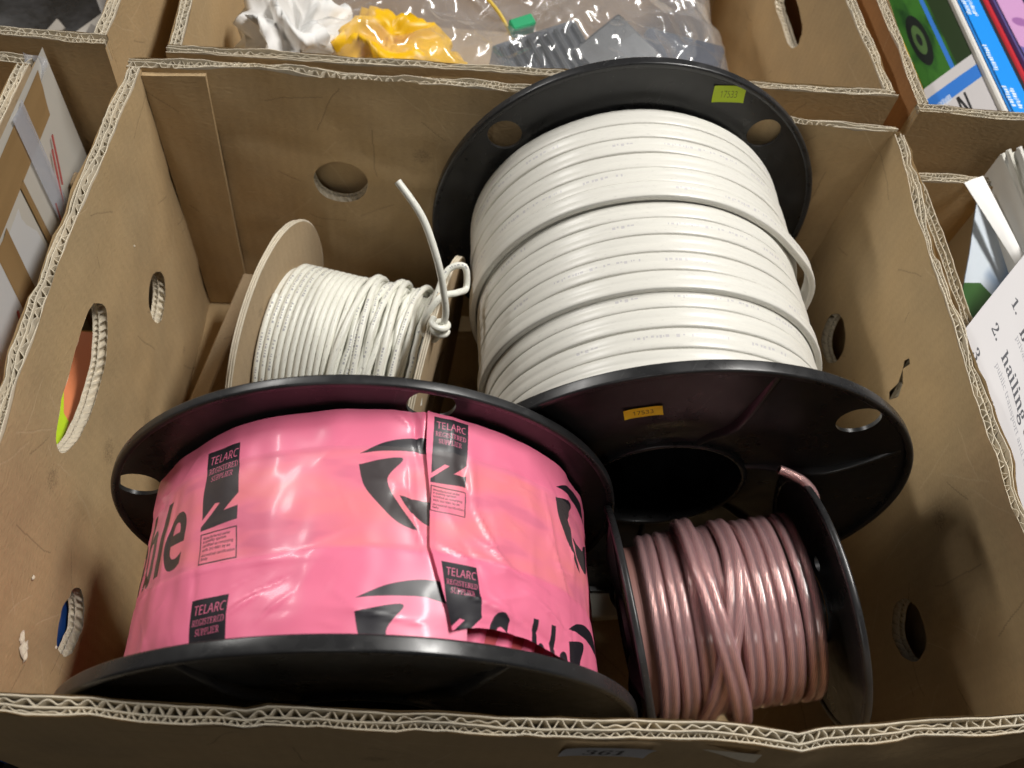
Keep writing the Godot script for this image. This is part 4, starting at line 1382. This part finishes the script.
func right_box() -> void:
	carton("cardboard_box", "open carton on the right, holding magazines and papers", Vector3(0.5180, 0, 0.040), 0.0, -0.249, 0.249, -0.2165, 0.2165, 0.215, {"sd": 120, "outer": M.card, "inner": M.card})
	# picture page: blue sky, a leaf and a pale bud
	var img := Image.create_empty(384, 384, false, Image.FORMAT_RGB8)
	var nn := noise_img(384, 501, 0.006, 3)
	for y in 384:
		for x in 384:
			var k := clampf((x - 60.0) / 110.0 + (nn.get_pixel(x, y).r - 0.5) * 1.4, 0, 1)
			var c := Vector3(0.50, 0.55, 0.60).lerp(Vector3(0.05, 0.14, 0.30), k)
			img.set_pixel(x, y, lin(c.x, c.y, c.z))
	poly_fill(img, PackedVector2Array([Vector2(0, 230), Vector2(40, 205), Vector2(90, 215), Vector2(150, 260), Vector2(210, 300), Vector2(230, 384), Vector2(0, 384)]), lin(0.03, 0.09, 0.02))
	poly_fill(img, PackedVector2Array([Vector2(60, 384), Vector2(70, 300), Vector2(92, 262), Vector2(112, 310), Vector2(118, 384)]), lin(0.52, 0.52, 0.42))
	var t := thing("picture_magazine", "magazine page with blue sky and green leaf picture", "magazine", Vector3(0.32, 0.1, -0.06))
	var o := t.position
	paper("page", t, [Vector3(0.325, 0.205, -0.172) - o, Vector3(0.40, 0.175, -0.13) - o, Vector3(0.36, 0.175, 0.05) - o, Vector3(0.264, 0.205, -0.03) - o], 0.003, picture(img, 0.3), 0.0006)
	# a page folded up, seen edge on
	var f := thing("folded_page", "bright white folded page standing beside the picture page", "paper", Vector3(0.30, 0.15, -0.13))
	o = f.position
	paper("page", f, [Vector3(0.302, 0.221, -0.163) - o, Vector3(0.3155, 0.224, -0.168) - o, Vector3(0.330, 0.216, -0.085) - o, Vector3(0.327, 0.212, -0.085) - o], 0.0006, M.paper, 0.0004, 8)
	# thick block of pages
	var s := thing("page_stack", "thick stack of cream magazine pages at the right edge", "magazine", Vector3(0.34, 0.15, -0.13))
	o = s.position
	for i in 13:
		var k := i * 0.0030
		paper("page", s, [Vector3(0.3285 + k, 0.232 + 0.003 * sin(i * 1.9), -0.182 - k * 0.4) - o, Vector3(0.331 + k, 0.233 + 0.003 * sin(i * 1.9), -0.183 - k * 0.4) - o, Vector3(0.333 + k * 1.3, 0.215, -0.075) - o, Vector3(0.3305 + k * 1.3, 0.13, -0.075) - o], 0.0005, std(lin(0.62 - 0.02 * (i % 3), 0.60 - 0.02 * (i % 3), 0.54 - 0.03 * (i % 2)), 0.7), 0.0016, 6)
		paper("page", s, [Vector3(0.3285 + k, 0.232 + 0.003 * sin(i * 1.9), -0.182 - k * 0.4) - o, Vector3(0.3285 + k * 1.2, 0.228, -0.078) - o, Vector3(0.3305 + k * 1.3, 0.12, -0.075) - o, Vector3(0.3285 + k, 0.13, -0.18) - o], 0.0015, std(lin(0.60, 0.58, 0.53), 0.7), 0.0008, 6)
	# printed sheet with a numbered list
	img = Image.create_empty(1024, 1024, false, Image.FORMAT_RGB8)
	img.fill(lin(0.50, 0.485, 0.49))
	var ink := lin(0.03, 0.03, 0.04)
	var grey := lin(0.22, 0.22, 0.24)
	var F := "Droid Serif"
	# lines read from the top edge down; the sheet is turned in the box
	var rows := [["", "E", "", 330], ["1.", "b", "private roads", 590], ["2.", "hailing a hand", "public transport and taxis in town", 800], ["3.", "rail", "", 1000]]
	for r in rows:
		var y: float = r[3]
		if r[0] == "":
			text_fill(img, r[1], Vector2(150, y), Vector2(96, 0), Vector2(0, 96), ink, F, true)
			continue
		text_fill(img, r[0], Vector2(115, y), Vector2(84, 0), Vector2(0, 84), ink, F, true)
		text_fill(img, r[1], Vector2(250, y + 26), Vector2(84, 0), Vector2(0, 84), ink, F, true)
		if r[2] != "": text_fill(img, r[2], Vector2(250, y + 74), Vector2(40, 0), Vector2(0, 40), grey, F, false)
	var sh := thing("printed_sheet", "white printed sheet with a numbered list at the right edge", "paper", Vector3(0.29, 0.15, 0.0))
	o = sh.position
	# corners: u along the lines of text, v from the first row to the last
	var p0 := Vector3(0.3440, 0.2330, -0.123)
	var uu := Vector3(-0.002, -0.012, 0.150)
	var vv := Vector3(-0.088, -0.006, 0.095)
	paper("sheet", sh, [p0 - o, p0 + uu - o, p0 + uu + vv - o, p0 + vv - o], 0.004, picture(img, 0.55), 0.0003, 16)

func lamps() -> void:
	# ceiling tubes outside the picture, in two rows
	var spots := [[Vector3(0.85, 1.95, -0.40), "ceiling tube lamp above and right of the cartons", 5.3], [Vector3(-1.55, 1.62, -1.30), "ceiling tube lamp above and left of the cartons", 3.7], [Vector3(-0.5, 2.1, 2.3), "ceiling tube lamp farther off, behind the viewer", 0.8]]
	for s in spots:
		var t := thing("tube_lamp", s[1], "lamp", s[0], Vector3.ZERO, "ceiling tube lamps")
		var g := Geo.new()
		g.box(Transform3D(Basis(), Vector3(0, 0.05, 0)), Vector3(0.20, 0.05, 1.24), 0.006)
		put("housing", t, [[g, std(lin(0.7, 0.7, 0.7), 0.5)]])
		var glow := std(Color(0.9, 0.9, 0.9), 0.5)
		glow.emission_enabled = true
		glow.emission = Color(1.0, 0.97, 0.92)
		glow.emission_energy_multiplier = 1.5
		for x in [-0.05, 0.05]:
			g = Geo.new()
			var l := PackedVector3Array([Vector3(x, 0.008, -0.6), Vector3(x, 0.008, 0.6)])
			g.sweep(l, PackedVector3Array([Vector3.UP, Vector3.UP]), round_prof(0.013, 12))
			put("tube", t, [[g, glow]])
		var a := AreaLight3D.new()
		a.area_size = Vector2(0.16, 1.2)
		a.area_normalize_energy = true
		a.light_energy = s[2]
		a.light_color = Color(1.0, 0.988, 0.968)
		a.shadow_enabled = true
		a.area_range = 8.0
		a.rotation = Vector3(-PI / 2, 0, 0)
		a.position = Vector3(0, -0.012, 0)
		a.name = "light"
		t.add_child(a)

func main_box() -> Node3D:
	var o := thing("cardboard_box", "open double walled carton holding the cable reels, nearest the camera", "box", Vector3.ZERO, Vector3.ZERO, "open cartons standing side by side")
	var h := 0.2355
	var xi := 0.2455
	var zb := -0.1885
	var zf := 0.1885
	# back wall: u from left to right
	wall("back_wall", o, Vector3(-xi - T, 0, zb), Vector3(xi + T, 0, zb), h, Vector3.FORWARD, {"sd": 1, "wr": 1.8, "step": 0.0062, "cr": [[150, 172, -28, 40, 5, 1.95], [185, 150, -15, 30, 5, -1.80], [215, 140, 25, 26, 4, 2.25], [245, 160, -60, 24, 5, 1.50], [90, 175, -8, 50, 6, 1.20], [170, 190, 10, 40, 8, -1.50], [60, 130, 85, 60, 7, -0.90], [228, 205, 80, 30, 7, 1.05], [200, 110, 40, 30, 6, 1.50], [120, 205, -40, 22, 6, 1.35]], "bow": [[0.0, 0.0, 0.0], [0.08, 0.007, 0.001], [0.25, 0.0085, 0.002], [0.40, 0.004, 0.001], [0.51, 0.0, 0.0]], "holes": [circle(Vector2(0.1275, 0.146), 0.0195, 40, 0.04), circle(Vector2(0.381, 0.146), 0.0195, 40, 0.04)]})
	# left wall: u from back to front
	wall("left_wall", o, Vector3(-xi, 0, zb), Vector3(-xi, 0, zf), h, Vector3.LEFT, {"sd": 4, "wr": 1.6, "crush": 0.5, "cr": [[60, 180, 60, 40, 6, 0.8], [250, 120, 75, 50, 7, -0.8], [150, 110, 20, 30, 6, 0.7], [330, 180, 50, 26, 6, 0.9], [285, 205, 88, 30, 5, -0.9], [110, 60, 40, 30, 7, 0.8]], "bow": [[0, 0, 0], [0.16, 0.0045, 0.0], [0.377, 0.0, 0.0]], "holes": [torn_hand_hole(), circle(Vector2(0.084, 0.110), 0.0180, 40, 0.06), circle(Vector2(0.3105, 0.104), 0.0180, 40, 0.14)]})
	# right wall: u from front to back
	wall("right_wall", o, Vector3(xi, 0, zf), Vector3(xi, 0, zb), h, Vector3.RIGHT, {"sd": 9, "wr": 1.8, "crush": 0.6, "cr": [[215, 190, 30, 30, 5, 1.0], [260, 160, 70, 40, 6, -0.9], [150, 200, 85, 30, 6, 1.0], [120, 150, 20, 40, 7, 0.9]], "bow": [[0, 0.002, 0], [0.12, -0.002, 0], [0.28, -0.001, 0], [0.36, 0.005, 0], [0.377, 0.004, 0]], "holes": [circle(Vector2(0.075, 0.112), 0.0185, 40, 0.06), circle(Vector2(0.295, 0.110), 0.0185, 40, 0.06), PackedVector2Array([Vector2(0.2235, 0.189), Vector2(0.2200, 0.188), Vector2(0.2135, 0.175), Vector2(0.2085, 0.160), Vector2(0.2110, 0.159), Vector2(0.2165, 0.171), Vector2(0.2215, 0.180)])]})
	# front wall: u from left to right, dented at the rim
	var fw := wall("front_wall", o, Vector3(-xi - T, 0, zf), Vector3(xi + T, 0, zf), h, Vector3.BACK, {"sd": 14, "wr": 1.2, "crush": 0.35, "kink": true, "flute": 1.2, "edge": 0.00048, "outer": M.card, "bow": [[0, -0.002, 0.0], [0.10, 0.0022, 0.001], [0.138, 0.0042, 0.002], [0.143, 0.0022, 0.002], [0.30, 0.005, 0.006], [0.335, 0.0045, 0.008], [0.364, 0.0090, 0.010], [0.376, 0.0062, 0.010], [0.44, 0.001, 0.004], [0.509, -0.005, 0.0]]})
	# glued corner flap inside the back wall
	var fl := Geo.new()
	var fe := Geo.new()
	for side in 2:
		var p := PackedVector3Array()
		var t := PackedVector2Array()
		for i in 9:
			for j in 25:
				var u := i / 8.0
				var y := 0.002 + (h - 0.005) * j / 24.0
				var x := lerpf(-xi + 0.0006, lerpf(-0.211, -0.2065, j / 24.0), u)
				var k := pow(y / h, 2.0)
				p.append(Vector3(x, y, zb + 0.0042 - side * 0.0036 - 0.0052 * k * u - 0.0006 * nz.get_noise_2d(u * 40, y * 600))); t.append(Vector2(u, y))
		fl.grid(p, t, 9, 25, false, false, side == 0)
		if side == 0:
			var ep := PackedVector3Array()
			var et := PackedVector2Array()
			for j in 25:
				var q := p[8 * 25 + j]
				ep.append(q); ep.append(q + Vector3(0, 0, -0.0036)); et.append(Vector2(0, j)); et.append(Vector2(1, j))
			fe.grid(ep, et, 25, 2)
			ep = PackedVector3Array(); et = PackedVector2Array()
			for i in 9:
				var q := p[i * 25 + 24]
				ep.append(q); ep.append(q + Vector3(0, 0, -0.0036)); et.append(Vector2(0, i)); et.append(Vector2(1, i))
			fe.grid(ep, et, 9, 2)
	put("corner_flap", o, [[fl, M.card], [fe, M.card]])
	var g := Geo.new()
	g.box(Transform3D(Basis(), Vector3(0, -0.0035, 0)), Vector3(2 * xi + 2 * T - 0.003, 0.007, zf - zb + 2 * T - 0.003), 0.001)
	put("bottom", o, [[g, M.card]])
	# lot number on the front, below the rim
	var img := Image.create_empty(320, 224, false, Image.FORMAT_RGB8)
	img.fill(lin(0.60, 0.60, 0.62))
	img.fill_rect(Rect2i(60, 40, 200, 5), lin(0.3, 0.3, 0.32))
	text_fill(img, "361", Vector2(82, 190), Vector2(150, 0), Vector2(0, 170), lin(0.02, 0.02, 0.02), "Droid Serif", true, 150)
	sticker(fw, Vector3(0.0305, 0.2205, zf + T + 0.0064), Vector3(1, -0.01, 0), Vector3(0.01, 1, 0.03).normalized(), Vector2(0.038, 0.0235), img, 0.35)
	# a torn tongue of white liner hanging below the rim
	var tg := Geo.new()
	tg.quad(Vector3(0.068, 0.234, zf + T + 0.0072), Vector3(0.094, 0.233, zf + T + 0.0088), Vector3(0.0935, 0.224, zf + T + 0.0105), Vector3(0.088, 0.2255, zf + T + 0.0102))
	put("torn_liner", fw, [[tg, M.edge]])
	# torn patch on the left wall near the front
	var lw := o.get_node("left_wall")
	for k in [[0.150, 0.1535, 0.006], [0.146, 0.158, 0.004], [0.153, 0.149, 0.0035], [0.139, 0.115, 0.0016], [0.118, 0.165, 0.0018], [-0.10, 0.168, 0.0011]]:
		var tp := Geo.new()
		var p := PackedVector3Array()
		var t := PackedVector2Array()
		for i in 15:
			var a := TAU * (i % 14) / 14
			var r: float = k[2] * (0.75 + 0.5 * nz.get_noise_2d(i % 14 * 70.0, k[0] * 9000))
			for s in [0.0, 1.0]:
				p.append(Vector3(-xi + 0.0012 + 0.0009 * (1.0 - s) - 0.003 * sin(PI * clampf((k[0] + 0.1885) / 0.377, 0, 1)) * 0.9, k[1] + sin(a) * r * s, k[0] + cos(a) * r * s)); t.append(Vector2(i, s))
		tp.grid(p, t, 15, 2, true)
		put("torn_patch", lw, [[tp, M.edge]])
	return o

func _ready() -> void:
	rng.seed = 5
	nz.seed = 3
	nz.frequency = 0.03
	nz.fractal_octaves = 3
	nf.seed = 9
	nf.frequency = 0.02
	nf.fractal_octaves = 3
	# camera
	var cam := Camera3D.new()
	cam.name = "camera"
	add_child(cam)
	cam.position = Vector3(-0.0514, 0.6022, 0.2667)
	cam.rotation = Vector3(-0.9933, -0.1692, 0.2001)
	cam.near = 0.02
	cam.far = 30.0
	var ca := CameraAttributesPhysical.new()
	ca.frustum_focal_length = 12.0 / tan(deg_to_rad(48.534 / 2.0))
	ca.frustum_focus_distance = 0.46
	ca.exposure_aperture = 9.0
	cam.fov = 48.534
	cam.attributes = ca
	cam.current = true
	# surroundings: a dim hall
	var we := WorldEnvironment.new()
	var env := Environment.new()
	env.background_mode = Environment.BG_COLOR
	env.background_color = Color(0.08, 0.079, 0.078)
	env.tonemap_mode = Environment.TONE_MAPPER_LINEAR
	env.tonemap_exposure = 1.0
	env.sdfgi_enabled = true
	env.ssao_enabled = true
	env.ssil_enabled = true
	we.environment = env
	we.name = "surroundings"
	add_child(we)
	lamps()
	materials()
	# floor under the cartons
	var g := Geo.new()
	g.box(Transform3D(Basis(), Vector3(0, -0.057, -0.1)), Vector3(5.0, 0.1, 4.0), 0.01)
	var fm := cardboard_mat(Vector3(0.035, 0.03, 0.027), 2.0, 151)
	var fl := put("floor", self, [[g, fm]])
	fl.set_meta("kind", "structure")
	main_box()
	big_reel()
	pink_reel()
	small_reel()
	speaker_reel()
	back_box()
	left_back_box()
	taped_box()
	right_back_box()
	right_box()
	gap_things()
	slab("white_card", "small white card lying on the carton bottom between two reels", "card", Vector3(0.082, 0.0, 0.068), Vector3(0, 0.1, 0), Vector3(0.035, 0.010, 0.022), M.white_card, 0.001)
	slab("cardboard_strip", "grey cardboard strip standing behind the small white spool", "cardboard", Vector3(-0.205, 0.0, -0.105), Vector3(0, -0.15, 0.08), Vector3(0.012, 0.062, 0.13), M.greyboard, 0.001)
